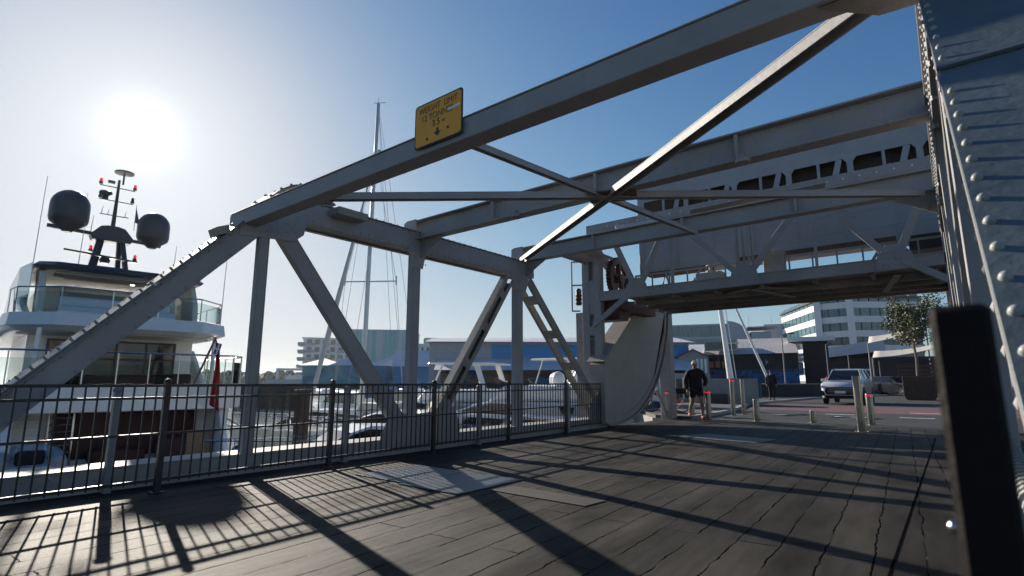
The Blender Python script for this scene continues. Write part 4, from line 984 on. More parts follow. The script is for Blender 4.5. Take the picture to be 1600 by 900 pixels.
# ensign on its staff, at the stern rail
mb = MB(); mb.tube([(1.4, -.05, Z(.95)), (1.75, -.55, Z(2.35))], .03, 8); mb.build('ensign_staff', TEAK, YT)
REDF = mat('red ensign cloth', (.42, .03, .03), .85, var=.25, scale=9)
vs = []; fs = []; nx, nz = 8, 16
for j in range(nz+1):
    for i in range(nx+1):
        u = i/nx; v = j/nz; top = Vector((1.74, -.54, Z(2.30)))
        x = 1.75 + (u*.26)*(.45+.55*v) + .03*math.sin(v*5) ; y = -.52 - .07*math.sin(u*11+v*2.5) - v*.02; z = Z(2.28) - v*1.75 - u*.22
        vs.append((x, y, z))
for j in range(nz):
    for i in range(nx): fs.append((j*(nx+1)+i, j*(nx+1)+i+1, (j+1)*(nx+1)+i+1, (j+1)*(nx+1)+i))
mb = MB(); mb.add(vs, fs); e = mb.build('ensign', REDF, YT, smooth=True)
sd_ = e.modifiers.new('solid', 'SOLIDIFY'); sd_.thickness = .006
mb = MB(); mb.box((1.80, -.60, Z(2.02)), (.14, .012, .32), ry=.2); mb.build('ensign_canton', mat('navy canton', (.03, .035, .12), .85), YT)
mb = MB(); mb.box((1.80, -.608, Z(2.02)), (.14, .006, .035), ry=.2); mb.box((1.80, -.609, Z(2.02)), (.035, .006, .32), ry=.2); mb.build('ensign_cross', mat('white cloth', (.7, .7, .7), .85), YT)

# tender at the left foreground (in front of the yacht's stern) and gangway rim
T = thing('tender', 'small grey tender with dark seat stowed on the yacht swim platform', 'dinghy', (-15.85, 2.95, -1.14), R(80)); T.scale = (.62, .5, .62)
mb = MB(); mb.tube([(-.7, 1.6, 1.0), (-.78, .5, .95), (-.78, -1.5, .9)], .22, 12); mb.tube([(.7, 1.6, 1.0), (.78, .5, .95), (.78, -1.5, .9)], .22, 12); mb.tube([(-.7, 1.6, 1.0), (-.4, 2.1, 1.1), (0, 2.3, 1.15), (.4, 2.1, 1.1), (.7, 1.6, 1.0)], .22, 12)
mb.build('tube', mat('grey hypalon', (.35, .38, .42), .5), T, smooth=True)
MB().prism([(-.6, -1.5), (.6, -1.5), (.6, 1.5), (0, 2.1), (-.6, 1.5)], 'z', .3, .8).build('hull', WHITE, T)
mb = MB(); mb.bx(-.4, .4, -.5, .1, .8, 1.25); mb.build('console', BLK, T, bevel=.06)
mb = MB(); mb.tube([(-.4, -.1, 1.25), (-.35, 0, 1.5), (.35, 0, 1.5), (.4, -.1, 1.25)], .02, 6); mb.build('console_rail', CHROME, T)

# ================================================================== SAILING YACHT
def boat_hull(L_, B_, fb, bow_over=.8, parent=None, m=WHITE, ns=10, name='hull', sheer=.35):
    "hull lofted from sections, bow at +y, origin at the waterline amidships"
    secs = []; vs = []; fs = []
    for i in range(ns+1):
        t_ = i/ns; y = -L_/2 + L_*t_; b = B_/2*(1 - max(0, (t_-.45)/.55)**2.2*.985)*(1 - max(0, .25-t_)*.5)
        zt = fb + sheer*max(0, t_-.3)**1.6; keel = -.35*(1-t_**3)
        secs.append([(-b, y+bow_over*t_**4, zt), (-b*.94, y+bow_over*t_**4*.6, zt*.5), (-b*.72, y, .0), (0, y, keel), (b*.72, y, .0), (b*.94, y+bow_over*t_**4*.6, zt*.5), (b, y+bow_over*t_**4, zt)])
    for s_ in secs: vs += s_
    for i in range(ns):
        for k in range(6): fs.append((i*7+k, i*7+k+1, (i+1)*7+k+1, (i+1)*7+k))
        fs.append((i*7+6, i*7, (i+1)*7, (i+1)*7+6))
    fs.append(tuple(range(7))); fs.append(tuple(ns*7+k for k in range(7))[::-1])
    o = MB().add(vs, fs).build(name, m, parent, smooth=True)
    return o
import mathutils
bow = Vector((-18.6, 10.7)); mst = Vector((-22.6, 16.4)); d = (bow-mst).normalized(); rzs = math.atan2(-d.x, d.y)
ctr = mst + d*(-1.6)
SY = thing('sailing_yacht', 'white sailing yacht with tall aluminium mast and furled headsail seen through the truss', 'sailing boat', (ctr.x, ctr.y, WATER_Z), rzs)
boat_hull(15.5, 4.2, 1.15, .8, SY)
MY = 1.6
mb = MB(); mb.prism([(-1.3, -4.5), (1.3, -4.5), (1.15, 1.5), (.5, 3.5), (-.5, 3.5), (-1.15, 1.5)], 'z', 1.1, 1.75); mb.build('cabin', WHITE, SY, bevel=.1)
mb = MB(); mb.prism([(-1.31, -4.0), (1.31, -4.0), (1.18, 1.2), (-1.18, 1.2)], 'z', 1.35, 1.6); mb.build('window', DGLASS, SY)
mb = MB(); mb.prism([(-1.2, -5.4), (1.2, -5.4), (1.2, -3.6), (-1.2, -3.6)], 'z', 2.6, 2.7); mb.prism([(-4.6, 1.75), (-3.6, 1.75), (-3.7, 2.65), (-4.4, 2.65)], 'x', -1.0, 1.0); mb.build('sprayhood', SAILC, SY, bevel=.05)
mh = 18.3
mb = MB(); mb.tube([(0, MY, 1.2), (.05, MY-.25, mh*.5), (.1, MY-.75, mh)], .13, 12, r2=.09); mb.build('mast', ALU, SY, smooth=True)
mb = MB()
for z, hw in ((8.2, 1.35),): mb.tube([(-hw, MY-.5, z+.05), (0, MY-.28, z), (hw, MY-.5, z+.05)], .035, 6); mb.tube([(-hw, MY-.5, z-.15), (-hw, MY-.5, z+.3)], .04, 6); mb.tube([(hw, MY-.5, z-.15), (hw, MY-.5, z+.3)], .04, 6)
mb.tube([(-.35, MY-.7, mh+.02), (.35, MY-.7, mh+.02)], .02, 5); mb.tube([(.1, MY-.75, mh), (.1, MY-.75, mh+.35)], .015, 5); mb.tube([(-.12, MY-.6, 14.5), (-.12, MY-.6, 15.5)], .09, 8)
mb.build('spreaders', ALU, SY)
mb = MB()
hs = lambda t_: Vector((0, 7.9-(7.9-MY+.4)*t_, 1.4+(15.0-1.4)*t_))
mb.tube([hs(0), hs(.05), hs(.12), hs(.22), hs(.32)], .06, 8, r2=.12); mb.tube([hs(.32), hs(.5), hs(.75)], .12, 8, r2=.06); mb.tube([hs(.75), hs(1)], .05, 8, r2=.025)
mb.build('furled_headsail', SAILC, SY, smooth=True)
mb = MB()
for p, q in (((-1.95, MY-1, 1.2), (-.0, MY-.7, 17.5)), ((1.95, MY-1, 1.2), (.1, MY-.7, 17.5)), ((-1.9, MY-1, 1.2), (-1.35, MY-.5, 8.2)), ((1.9, MY-1, 1.2), (1.35, MY-.5, 8.2)), ((-1.35, MY-.5, 8.2), (0, MY-.6, 15)), ((1.35, MY-.5, 8.2), (0, MY-.6, 15)), ((-.9, -7.5, 1.3), (.1, MY-.8, 18.2)), ((.9, -7.5, 1.3), (.1, MY-.8, 18.2)), ((0, 4, 1.3), (0, MY-.5, 11))):
    mb.tube([p, q], .012, 4)
mb.build('rigging', mat('rigging wire', (.3, .32, .35), .4, metal=.5), SY)
mb = MB(); mb.tube([(0, MY-.2, 2.4), (0, -4.8, 2.5)], .1, 8); mb.tube([(0, MY-.4, 2.62), (0, -4.5, 2.7)], .17, 8, r2=.1); mb.build('boom', mat('blue sail cover', (.05, .09, .2), .7), SY, smooth=True)
mb = MB()
for s in (-1, 1):
    mb.tube([(s*.35, 8.2, 1.5), (s*.9, 7.2, 1.95), (s*1.7, 3, 1.95), (s*2.0, -2, 1.85), (s*1.8, -7.5, 1.9)], .014, 5)
    for y in (7.2, 5.2, 3, .5, -2, -5): mb.tube([(s*(.9+(7.2-y)*.12 if y > 0 else 1.95), y, 1.2), (s*(.9+(7.2-y)*.12 if y > 0 else 1.95), y, 1.93)], .013, 5)
mb.build('guard_wires', CHROME, SY)

# ================================================================== MOTOR YACHTS
def motor_yacht(loc, rz, L_, label, arch=True, hullm=WHITE, fly=True, name='motor_yacht', k=1.0, hard=True):
    t = thing(name, label, 'motor boat', loc, rz)
    B_ = L_*.30; boat_hull(L_, B_, 1.25*k, .9, t, hullm)
    w_ = B_*.40
    MB().bx(-B_*.5, B_*.5, -L_*.495, -L_*.47, 1.28*k, 1.36*k).build('swim_step', WHITE, t)
    m_ = MB(); m_.prism([(-L_*.30, 1.2*k), (-L_*.30, 2.35*k), (L_*.02, 2.45*k), (L_*.10, 2.25*k), (L_*.27, 1.45*k), (L_*.30, 1.2*k)], 'x', -w_, w_); m_.build('deckhouse', WHITE, t, bevel=.12)
    m_ = MB(); m_.prism([(L_*.03, 2.36*k), (L_*.095, 2.2*k), (L_*.225, 1.62*k), (L_*.2, 1.5*k), (L_*.02, 1.7*k), (-L_*.26, 1.65*k), (-L_*.27, 2.15*k)], 'x', -w_-.012, w_+.012); m_.build('window', DGLASS, t)
    m_ = MB(); m_.prism([(-w_*.9, L_*.04), (w_*.9, L_*.04), (w_*.82, L_*.20), (-w_*.82, L_*.20)], 'z', 2.0*k, 2.01*k)
    m_ = MB(); m_.add([(-w_*.86, L_*.105, 2.27*k), (w_*.86, L_*.105, 2.27*k), (w_*.86, L_*.245, 1.60*k), (-w_*.86, L_*.245, 1.60*k), (-w_*.86, L_*.09, 2.21*k), (w_*.86, L_*.09, 2.21*k), (w_*.86, L_*.23, 1.54*k), (-w_*.86, L_*.23, 1.54*k)], [(0, 1, 2, 3), (7, 6, 5, 4), (0, 4, 5, 1), (1, 5, 6, 2), (2, 6, 7, 3), (3, 7, 4, 0)]); m_.build('windscreen', DGLASS, t)
    m_ = MB(); m_.bx(-w_, w_, -L_*.44, -L_*.30, 1.25*k, 1.75*k); m_.build('cockpit', WHITE, t, bevel=.05)
    if fly:
        m_ = MB(); m_.prism([(-L_*.36, 2.4*k), (-L_*.36, 2.95*k), (L_*.0, 3.05*k), (L_*.05, 2.45*k)], 'x', -w_*.95, w_*.95); m_.build('flybridge', WHITE, t, bevel=.1)
        m_ = MB(); m_.prism([(-L_*.02, 3.0*k), (L_*.02, 3.35*k), (L_*.03, 3.35*k), (L_*.01, 3.0*k)], 'x', -w_*.8, w_*.8); m_.build('fly_screen', DGLASS, t)
    if fly and hard:
        m_ = MB(); m_.prism([(-L_*.30, 4.25*k), (-L_*.30, 4.35*k), (-L_*.02, 4.40*k), (-L_*.01, 4.3*k)], 'x', -w_*.95, w_*.95)
        for x in (-w_*.85, w_*.85):
            m_.beam((x, -L_*.28, 2.95*k), (x, -L_*.24, 4.28*k), .12, .25); m_.beam((x, -L_*.03, 3.0*k), (x, -L_*.08, 4.3*k), .06, .1)
        m_.build('hardtop', WHITE, t, bevel=.04)
    if arch:
        z0 = (4.38*k if hard else 3.0*k) if fly else 2.45*k
        m_ = MB()
        for x in (-w_*.45, w_*.45): m_.beam((x, -L_*.20, z0), (x*.7, -L_*.24, z0+1.0*k), .1, .3)
        m_.box((0, -L_*.24, z0+1.0*k), (w_*1.5, .4, .08)); m_.beam((0, -L_*.24, z0+1.0*k), (0, -L_*.25, z0+2.1*k), .09, .2); m_.box((0, -L_*.25, z0+1.6*k), (w_*.9, .15, .06)); m_.box((0, -L_*.25, z0+2.0*k), (w_*.7, .25, .1), rz=.4)
        m_.build('radar_arch', WHITE, t, bevel=.02)
        for x in (-w_*.55, w_*.55):
            m_ = MB(); m_.lathe((x, -L_*.16, z0-.02), [(.14, 0), (.26, .12), (.27, .35), (.22, .5), (.12, .6), (.03, .63)], 18); m_.build('radome', WHITE, t, smooth=True)
        m_ = MB()
        for x in (-.5, .3, .6): m_.tube([(x, -L_*.25, z0+.9*k), (x, -L_*.27, z0+2.9*k)], .012, 5)
        m_.build('antennas', WHITE, t)
    m_ = MB()
    for s in (-1, 1):
        pts = []
        for i in range(9):
            u = .35+i/8*.63; b = B_/2*(1 - max(0, (u-.45)/.55)**2.2*.985)*.97; pts.append((s*b, -L_/2+L_*u+.9*u**4, (1.25*k+.35*max(0, u-.3)**1.6)))
        m_.tube([(x, y, z+.55) for x, y, z in pts], .018, 6)
        for x, y, z in pts: m_.tube([(x, y, z-.03), (x, y, z+.55)], .013, 5)
    m_.build('bow_rail', CHROME, t)
    m_ = MB(); m_.box((0, -L_*.38, 1.62*k), (w_*1.5, .6, .35)); m_.build('cockpit_seat', SAILC, t, bevel=.08)
    return t
motor_yacht(pol(-39.5, 23.0, WATER_Z), R(128), 13.5, 'white flybridge motor yacht with twin white domes, behind the latticed diagonal', k=.98, hard=False)
motor_yacht(pol(-35.2, 31, WATER_Z), R(80), 12.0, 'white motor yacht further back with hardtop, right of the twin domed one', k=1.0, arch=False)
motor_yacht(pol(-46.4, 27, WATER_Z), R(105), 11.0, 'dark hulled motor cruiser with pale hardtop left of the twin domed yacht', arch=False, hullm=DBLUE, fly=True, k=.92)
motor_yacht(pol(-53.6, 16.6, WATER_Z), R(166), 6.8, 'low white sports boat lying close below the railing between the first two verticals', arch=False, fly=False, name='sports_boat', k=.78)
motor_yacht(pol(-36.5, 15.5, WATER_Z), R(150), 7.2, 'small white cabin boat moored close behind the truss with dark windows', arch=False, fly=False, name='cabin_boat', k=.72)
motor_yacht(pol(-29.4, 27, WATER_Z), R(70), 9, 'white boat with tall grey cabin just left of the bridge tower', arch=True, fly=True, k=.9)
motor_yacht(pol(-50.5, 21, WATER_Z), R(110), 8.5, 'white open motor boat behind the second vertical post', arch=False, fly=False, name='sports_boat', k=.85)
for az, D, rz, L_, k_, lb in ((-57.6, 27, 120, 8.0, .78, 'white cabin cruiser beside the timber pile left of the sailing mast'), (-51.6, 25, 150, 7.5, .80, 'white cabin cruiser with its bow towards the bridge, left of the second vertical'), (-49.0, 30, 95, 9.5, .88, 'white cabin cruiser moored broadside just behind the second vertical'), (-43.2, 21, 140, 7.5, .80, 'white cabin cruiser whose bow points at the lower gusset joint'), (-41.0, 32, 100, 10, .92, 'white cabin cruiser broadside behind the twin domed yacht'), (-37.2, 20.5, 135, 7.5, .8, 'white cabin cruiser lying below the third vertical'), (-32.8, 24, 120, 8.5, .85, 'white cabin cruiser nearest the bridge tower')):
    b_ = motor_yacht(pol(az, D, WATER_Z), R(rz), L_, lb, arch=False, fly=False, name='cabin_cruiser', k=k_); b_['group'] = 'cabin cruisers moored behind the truss'
    cn = MB(); cn.prism([(-L_*.46, 2.0*k_), (-L_*.44, 2.75*k_), (-L_*.26, 2.85*k_), (-L_*.24, 2.2*k_)], 'x', -L_*.11, L_*.11); cn.build('canopy', SAILC if D % 2 else DGREY, b_, bevel=.06)
fb = [(-52.6, 46, 80, 'small far white cruiser just right of the sailing mast'), (-49.0, 48, 60, 'small far white cruiser in front of the blue mural wall'), (-57.4, 52, 70, 'far white cruiser left of the sailing mast near the timber pile'), (-41.8, 46, 80, 'far white cruiser seen above the bow of the twin domed yacht'), (-44.3, 42, 95, 'far white cruiser directly right of the second vertical post'), (-37.6, 43, 70, 'far white cruiser behind the domes of the twin domed yacht'), (-31.2, 40, 85, 'far white cruiser under the outer leg of the open diagonal'), (-55.2, 40, 85, 'far white cruiser right behind the foot of the sailing mast')]
for az, D, rz, lb in fb:
    t = thing('cruiser', lb, 'motor boat', pol(az, D, WATER_Z), R(rz), 'far boats in the marina row')
    boat_hull(9, 3, 1.2, .6, t)
    m_ = MB(); m_.prism([(-3, 1.2), (-3, 2.5), (.5, 2.6), (2.2, 1.4), (2.4, 1.2)], 'x', -1.15, 1.15); m_.build('deckhouse', WHITE, t, bevel=.1)
    m_ = MB(); m_.prism([(-2.6, 1.75), (-2.6, 2.3), (.6, 2.4), (1.6, 1.75)], 'x', -1.17, 1.17); m_.build('window', DGLASS, t)
# big grey ship hull far left
t = thing('launch', 'tiny pale launch far across the water right of the first vertical', 'motor boat', pol(-63.0, 90, WATER_Z), R(190))
boat_hull(9, 3.0, 1.5, .9, t, WHITE); m_ = MB(); m_.prism([(-3, 1.5), (-3, 2.5), (1, 2.6), (2.4, 1.7)], 'x', -1.1, 1.1); m_.build('deckhouse', WHITE, t, bevel=.1)

# timber piles, pontoon
for az, D, h_, lb in ((-59.6, 17.5, 1.0, 'dark square timber pile standing in the water left of the sailing mast'), (-47.2, 30, 1.2, 'timber pile beyond the joint of the lower truss gusset'), (-34.6, 22, 1.0, 'timber pile in front of the further motor yacht'), (-66.5, 24, 1.0, 'timber pile behind the first vertical post')):
    x, y = pol(az, D); p = MB(); p.bx(x-.16, x+.16, y-.16, y+.16, -5, h_-.2); p.bx(x-.19, x+.19, y-.19, y+.19, h_-.2, h_-.1); tag(p.build('timber_pile', WOOD, bevel=.02), lb, 'pile', 'timber piles in the marina')
PT = thing('pontoon', 'floating pontoon with pale edge running beside the bridge below the railing', 'pontoon')
mb = MB(); mb.prism([(-12.8, 6.8), (-9.2, 8.5), (-9.5, 22), (-12.0, 24)], 'z', WATER_Z, WATER_Z+.45); mb.build('deck_slab', CONC, PT)
mb = MB(); mb.beam((-9.2, 8.5, WATER_Z+.5), (-9.5, 22, WATER_Z+.5), .12, .1); mb.beam((-12.8, 6.8, WATER_Z+.5), (-12, 24, WATER_Z+.5), .12, .1); mb.build('fender_strip', WHITE, PT)
for i, (x, y) in enumerate(((-10.4, 10.5), (-10.6, 13.6), (-10.8, 17.0))):
    q = MB(); q.bx(x-.14, x+.14, y-.12, y+.12, WATER_Z+.45, WATER_Z+1.45); q.box((x, y, WATER_Z+1.5), (.34, .3, .08)); tag(q.build('power_pedestal', GPOST, bevel=.02), ('nearest', 'middle', 'farthest')[i]+' grey service pedestal on the pontoon', 'pedestal', 'service pedestals')
# ================================================================== BUILDINGS
def frame_at(az, D, face_az=None):
    "local frame whose +x runs to the right as seen from the bridge, +y away"
    fa = az if face_az is None else face_az
    return pol(az, D, 0), R(-fa)
def stripes_mat(name, c1, c2, sc, c3=None):
    m = bpy.data.materials.new(name); m.use_nodes = True; t = m.node_tree; b = t.nodes['Principled BSDF']; b.inputs['Roughness'].default_value = .6
    tc = t.nodes.new('ShaderNodeTexCoord'); sp = t.nodes.new('ShaderNodeSeparateXYZ'); t.links.new(tc.outputs['Object'], sp.inputs[0])
    n = t.nodes.new('ShaderNodeTexNoise'); n.noise_dimensions = '1D'; n.inputs['Scale'].default_value = sc; n.inputs['Detail'].default_value = 0
    t.links.new(sp.outputs[0], n.inputs['W']); r = t.nodes.new('ShaderNodeValToRGB'); r.color_ramp.interpolation = 'CONSTANT'
    r.color_ramp.elements[0].color = c1+(1,); e = r.color_ramp.elements[1]; e.position = .47; e.color = c2+(1,)
    e = r.color_ramp.elements.new(.56); e.color = (c3 or c1)+(1,); e = r.color_ramp.elements.new(.63); e.color = c2+(1,)
    t.links.new(n.outputs[0], r.inputs[0]); t.links.new(r.outputs[0], b.inputs['Base Color']); return m
def mural_mat(name, cols, sc=.12, seed=0):
    m = bpy.data.materials.new(name); m.use_nodes = True; t = m.node_tree; b = t.nodes['Principled BSDF']; b.inputs['Roughness'].default_value = .7
    tc = t.nodes.new('ShaderNodeTexCoord'); mp = t.nodes.new('ShaderNodeMapping'); mp.inputs['Location'].default_value = (seed, seed, seed); mp.inputs['Scale'].default_value = (1, 1, 2)
    t.links.new(tc.outputs['Object'], mp.inputs[0]); n = t.nodes.new('ShaderNodeTexNoise'); n.inputs['Scale'].default_value = sc; n.inputs['Detail'].default_value = 1.5; n.inputs['Distortion'].default_value = 1.2
    t.links.new(mp.outputs[0], n.inputs['Vector']); r = t.nodes.new('ShaderNodeValToRGB'); r.color_ramp.interpolation = 'EASE'
    k = len(cols)
    r.color_ramp.elements[0].color = cols[0]+(1,); r.color_ramp.elements[0].position = .3; r.color_ramp.elements[1].color = cols[-1]+(1,); r.color_ramp.elements[1].position = .7
    for i, c in enumerate(cols[1:-1]): e = r.color_ramp.elements.new(.3+.4*(i+1)/(k-1)); e.color = c+(1,)
    t.links.new(n.outputs[0], r.inputs[0]); t.links.new(r.outputs[0], b.inputs['Base Color']); return m
def ribbed(name, c, sc=9):
    m = mat(name, c, .5, var=.1, scale=.6); t = m.node_tree; b = t.nodes['Principled BSDF']
    tc = t.nodes.new('ShaderNodeTexCoord'); wv = t.nodes.new('ShaderNodeTexWave'); wv.inputs['Scale'].default_value = sc; wv.bands_direction = 'X'
    t.links.new(tc.outputs['Object'], wv.inputs['Vector']); bp = t.nodes.new('ShaderNodeBump'); bp.inputs['Strength'].default_value = .7; bp.inputs['Distance'].default_value = .04
    t.links.new(wv.outputs[0], bp.inputs['Height']); t.links.new(bp.outputs[0], b.inputs['Normal']); return m
BW = mat('white render', (.66, .67, .68), .7, var=.05)
BG = mat('blue grey render', (.30, .34, .40), .7, var=.06)
WIN = mat('window glass', (.03, .045, .06), .08, var=.3, scale=1, spec=.8)
WINT = mat('tinted green glass', (.05, .12, .14), .08, var=.4, scale=.6, spec=.9)
ROOFG = ribbed('pale metal roof', (.60, .60, .66), 2.0)
ROOFB = ribbed('taupe metal roof', (.42, .40, .39), 2.2)
BLUE = mat('bright blue cladding', (.02, .20, .46), .5, var=.1, scale=.4)
DARKW = mat('dark timber wall', (.03, .026, .028), .8, var=.3)

# apartment block, far left
B = thing('apartment_building', 'white six storey apartment block with balconies at the left end of the waterfront', 'building', *frame_at(-57.0, 232))
MB().bx(-11.5, 14, 0, 18, 0, 18.6).build('wall', BW, B)
for f in range(6):
    z = 1.2+f*2.95
    mb = MB()
    for i in range(8): mb.bx(-10.2+i*3.0, -8.4+i*3.0, -.05, .02, z+.3, z+2.2)
    mb.build('window', WIN, B)
    mb = MB(); mb.bx(-13.6, -10.4, -1.4, 10, z-.15, z+.05); mb.bx(-13.6, -10.4, -1.45, -1.4, z, z+1.0)
    for i in range(4): mb.bx(-9.8+i*5.6, -7.2+i*5.6, -1.0, 0, z-.1, z+.05); mb.bx(-9.8+i*5.6, -7.2+i*5.6, -1.0, -.95, z, z+.9)
    mb.build('balcony', BG, B)
MB().bx(-12.2, 14.4, -.6, 18, 18.6, 19.0).build('roof', BW, B)
B = thing('jetty_building', 'low pale open jetty building at the far left shore beside the apartments', 'building', *frame_at(-61.0, 200))
mb = MB(); mb.bx(-4, 5, 0, 5, 5.2, 5.9); mb.bx(-4, -3.2, 0, 5, 0, 5.3); mb.bx(-1, 5, 1, 5, 0, 3.5); mb.build('wall', BW, B)
MB().bx(-7, 5, -1, 5, 0, 2.2).build('base', BG, B)
tag(MB().box(pol(-57.4, 165, 5.3), (2.4, .8, 5.4), rz=R(57)).build('banner_tower', mat('yellow panel', (.55, .42, .05), .7)), 'tall yellow panel standing in front of the white apartments', 'sign')
# striped events building
B = thing('events_building', 'large flat building with turquoise, white and blue vertical stripes above the harbour sheds', 'building', *frame_at(-52.2, 172))
MB().prism([(-9.8, 0), (9.4, -2), (12, 14), (-10, 14)], 'z', 0, 17.0).build('wall', stripes_mat('striped cladding', (.46, .50, .55), (.22, .45, .45), .45, (.42, .49, .56)), B)
MB().prism([(-10, -.2), (9.6, -2.2), (12.2, 14.2), (-10.2, 14.2)], 'z', 17.0, 17.2).build('roof', BW, B)
mb = MB(); mb.bx(11, 20, 1, 12, 0, 13.2); mb.bx(13, 17, 2, 8, 13.2, 15.2); mb.build('annex', BW, B)
mb = MB()
for i in range(5): mb.bx(11.8+i*1.6, 12.6+i*1.6, .95, 1.02, 8, 12)
mb.build('window', WIN, B)
# mural shed with hipped roofs
B = thing('mural_shed', 'low waterfront shed with painted blue and teal mural and pale hipped roof', 'building', *frame_at(-54.6, 95))
MB().bx(-8.6, 10.6, 0, 9, 0, 3.9).build('wall', mural_mat('blue teal mural', [(.05, .12, .20), (.06, .22, .38), (.08, .28, .32), (.14, .32, .42), (.05, .10, .16)], .16, 3), B)
mb = MB()
for x0, x1, h_ in ((-9.2, -1.6, 5.2), (-4.6, 4.2, 6.0), (2.0, 11.0, 6.2)):
    xm = (x0+x1)/2; mb.add([(x0, -.6, 3.9), (x1, -.6, 3.9), (x1, 9.4, 3.9), (x0, 9.4, 3.9), (xm, 3.5, h_), (xm, 6.5, h_)], [(0, 1, 4), (1, 2, 5, 4), (2, 3, 5), (3, 0, 4, 5), (3, 2, 1, 0)])
mb.build('roof', ROOFG, B)
B = thing('long_shed', 'long waterfront shed with pale blue-grey roof, blue wall and tan wall patch', 'building', *frame_at(-44.5, 88))
MB().bx(-10, 17, 0, 12, 0, 3.6).build('wall', mural_mat('bright blue mural', [(.05, .17, .36), (.06, .24, .52), (.06, .18, .34)], .2, 9), B)
MB().bx(-1.4, 3.4, -.06, .0, 2.4, 3.5).build('wall_panel', mat('tan wall', (.38, .24, .08), .8), B)
MB().bx(3.6, 16.5, -.05, .0, .3, 2.3).build('shop_front', DARKW, B)
mb = MB(); mb.add([(-10.4, -.8, 3.6), (17.5, -.8, 3.6), (17.5, 5, 6.4), (-10.4, 5, 6.4), (17.5, 12.5, 3.6), (-10.4, 12.5, 3.6)], [(0, 1, 2, 3), (3, 2, 4, 5), (0, 3, 5), (1, 4, 2), (0, 5, 4, 1)]); mb.build('roof', ROOFG, B)
B = thing('exhibition_hall', 'long hall with grey metal roof and bright blue upper band behind the bridge tower', 'building', *frame_at(-33.5, 66, -41))
MB().bx(-16, 15.5, 0, 14, 0, 5.9).build('wall', mat('hall wall', (.33, .34, .38), .7), B)
MB().bx(-8.5, 15.4, -.12, 0, 4.0, 5.6).build('fascia', BLUE, B)
mb = MB(); mb.add([(-16.5, -1, 5.9), (16, -1, 5.9), (16, 8, 7.3), (-16.5, 8, 7.0), (-16.5, 8, 5.9), (16, 8, 5.9)], [(0, 1, 2, 3), (3, 2, 5, 4), (0, 3, 4), (1, 5, 2), (0, 4, 5, 1)]); mb.build('roof', ROOFG, B)
mb = MB(); mb.add([(-15, -4.5, 2.5), (15, -4.5, 2.5), (15, -.13, 3.9), (-15, -.13, 3.9), (-15, -.13, 2.5), (15, -.13, 2.5)], [(0, 1, 2, 3), (3, 2, 5, 4), (0, 3, 4), (1, 5, 2), (0, 4, 5, 1)]); mb.build('canopy_roof', ROOFG, B)
MB().bx(-14.5, 14.5, -1.0, -.2, 0, 2.5).build('shop_front', mural_mat('dark shop front', [(.03, .025, .03), (.02, .06, .16), (.16, .10, .05), (.03, .03, .04)], .35, 5), B)
# glassy curved building behind
B = thing('glass_building', 'long glazed building with curved right end behind the dark-fronted shed', 'building', *frame_at(-19.5, 140))
MB().bx(-9, 6.0, 0, 10, 0, 15.2).build('wall', BG, B)
c = MB(); c.prism([(5.9, 0)]+[(5.9+5.2*math.sin(R(a)), 11+4.8*math.cos(R(a))) for a in range(0, 91, 10)]+[(11.1, 0)], 'y', 0, 10); c.build('curved_end', BG, B)
for f in range(4):
    mb = MB()
    for i in range(14): mb.bx(-8.8+i*1.05, -7.9+i*1.05, -.06, 0, 2.2+f*3.3, 4.9+f*3.3)
    mb.build('window', WINT, B)
mb = MB(); mb.bx(11.2, 15.5, 0, 8, 0, 13.0); mb.bx(10.5, 17.0, -.6, 8.5, 13.9, 14.2); 
for x in (11, 16): mb.tube([(x, 2, 13.9), (x, 2, 17)], .05, 5)
mb.build('roof_pavilion', BG, B)
# small gable house
B = thing('gable_house', 'small beige gable-fronted house with blue painted base on the quay', 'building', *frame_at(-20.4, 69))
MB().prism([(-1.75, 0), (1.75, 0), (1.75, 4.1), (0, 5.0), (-1.75, 4.1)], 'y', 0, 6).build('wall', mat('beige weatherboard', (.34, .31, .28), .8, scale=2), B)
mb = MB()
for s in (-1, 1): mb.beam((0, 3, 5.06), (s*2.1, 3, 4.0), 6.6, .1, up=(0, 0, 1))
mb.build('roof', DGREY, B)
MB().bx(-1.7, 1.7, -.06, 0, 1.2, 1.9).build('painted_base', BLUE, B)
mb = MB()
for i in range(3): mb.bx(.35+i*.45, .6+i*.45, -.05, 0, 2.2, 3.9)
mb.build('window', WHITE, B)
# dark-fronted shed with mural
B = thing('dark_shed', 'wide shed with taupe metal roof, dark upper wall and blue mural base', 'building', *frame_at(-15.0, 73))
MB().bx(-8.8, 5.0, 0, 14, 0, 4.6).build('wall', DARKW, B)
MB().bx(-8.75, 4.95, -.05, 0, .1, 2.7).build('mural', mural_mat('deep blue mural', [(.012, .03, .09), (.015, .10, .26), (.03, .03, .06), (.02, .14, .34)], .3, 12), B)
mb = MB(); mb.add([(-5.6, -.7, 4.5), (5.1, -.7, 4.6), (5.1, 8, 7.0), (-5.6, 8, 7.0), (-5.6, 8, 4.5), (5.1, 8, 4.5)], [(0, 1, 2, 3), (3, 2, 5, 4), (0, 3, 4), (1, 5, 2), (0, 4, 5, 1)])
mb.build('roof', ROOFB, B)
mb = MB(); mb.add([(-12, -.7, 4.2), (-5.6, -.7, 4.2), (-5.6, 6, 6.3), (-12, 6, 6.3), (-12, 6, 4.2), (-5.6, 6, 4.2)], [(0, 1, 2, 3), (3, 2, 5, 4), (0, 3, 4), (1, 5, 2), (0, 4, 5, 1)]); mb.bx(-12, -8.9, 0, 5, 0, 4.2); mb.build('side_roof', ROOFG, B)
mb = MB(); mb.prism([(-.6, 5.0), (-.6, 6.5), (3.6, 6.6), (3.6, 6.2)], 'x', -5.4, -1.6); mb.build('dormer', ROOFB, B)
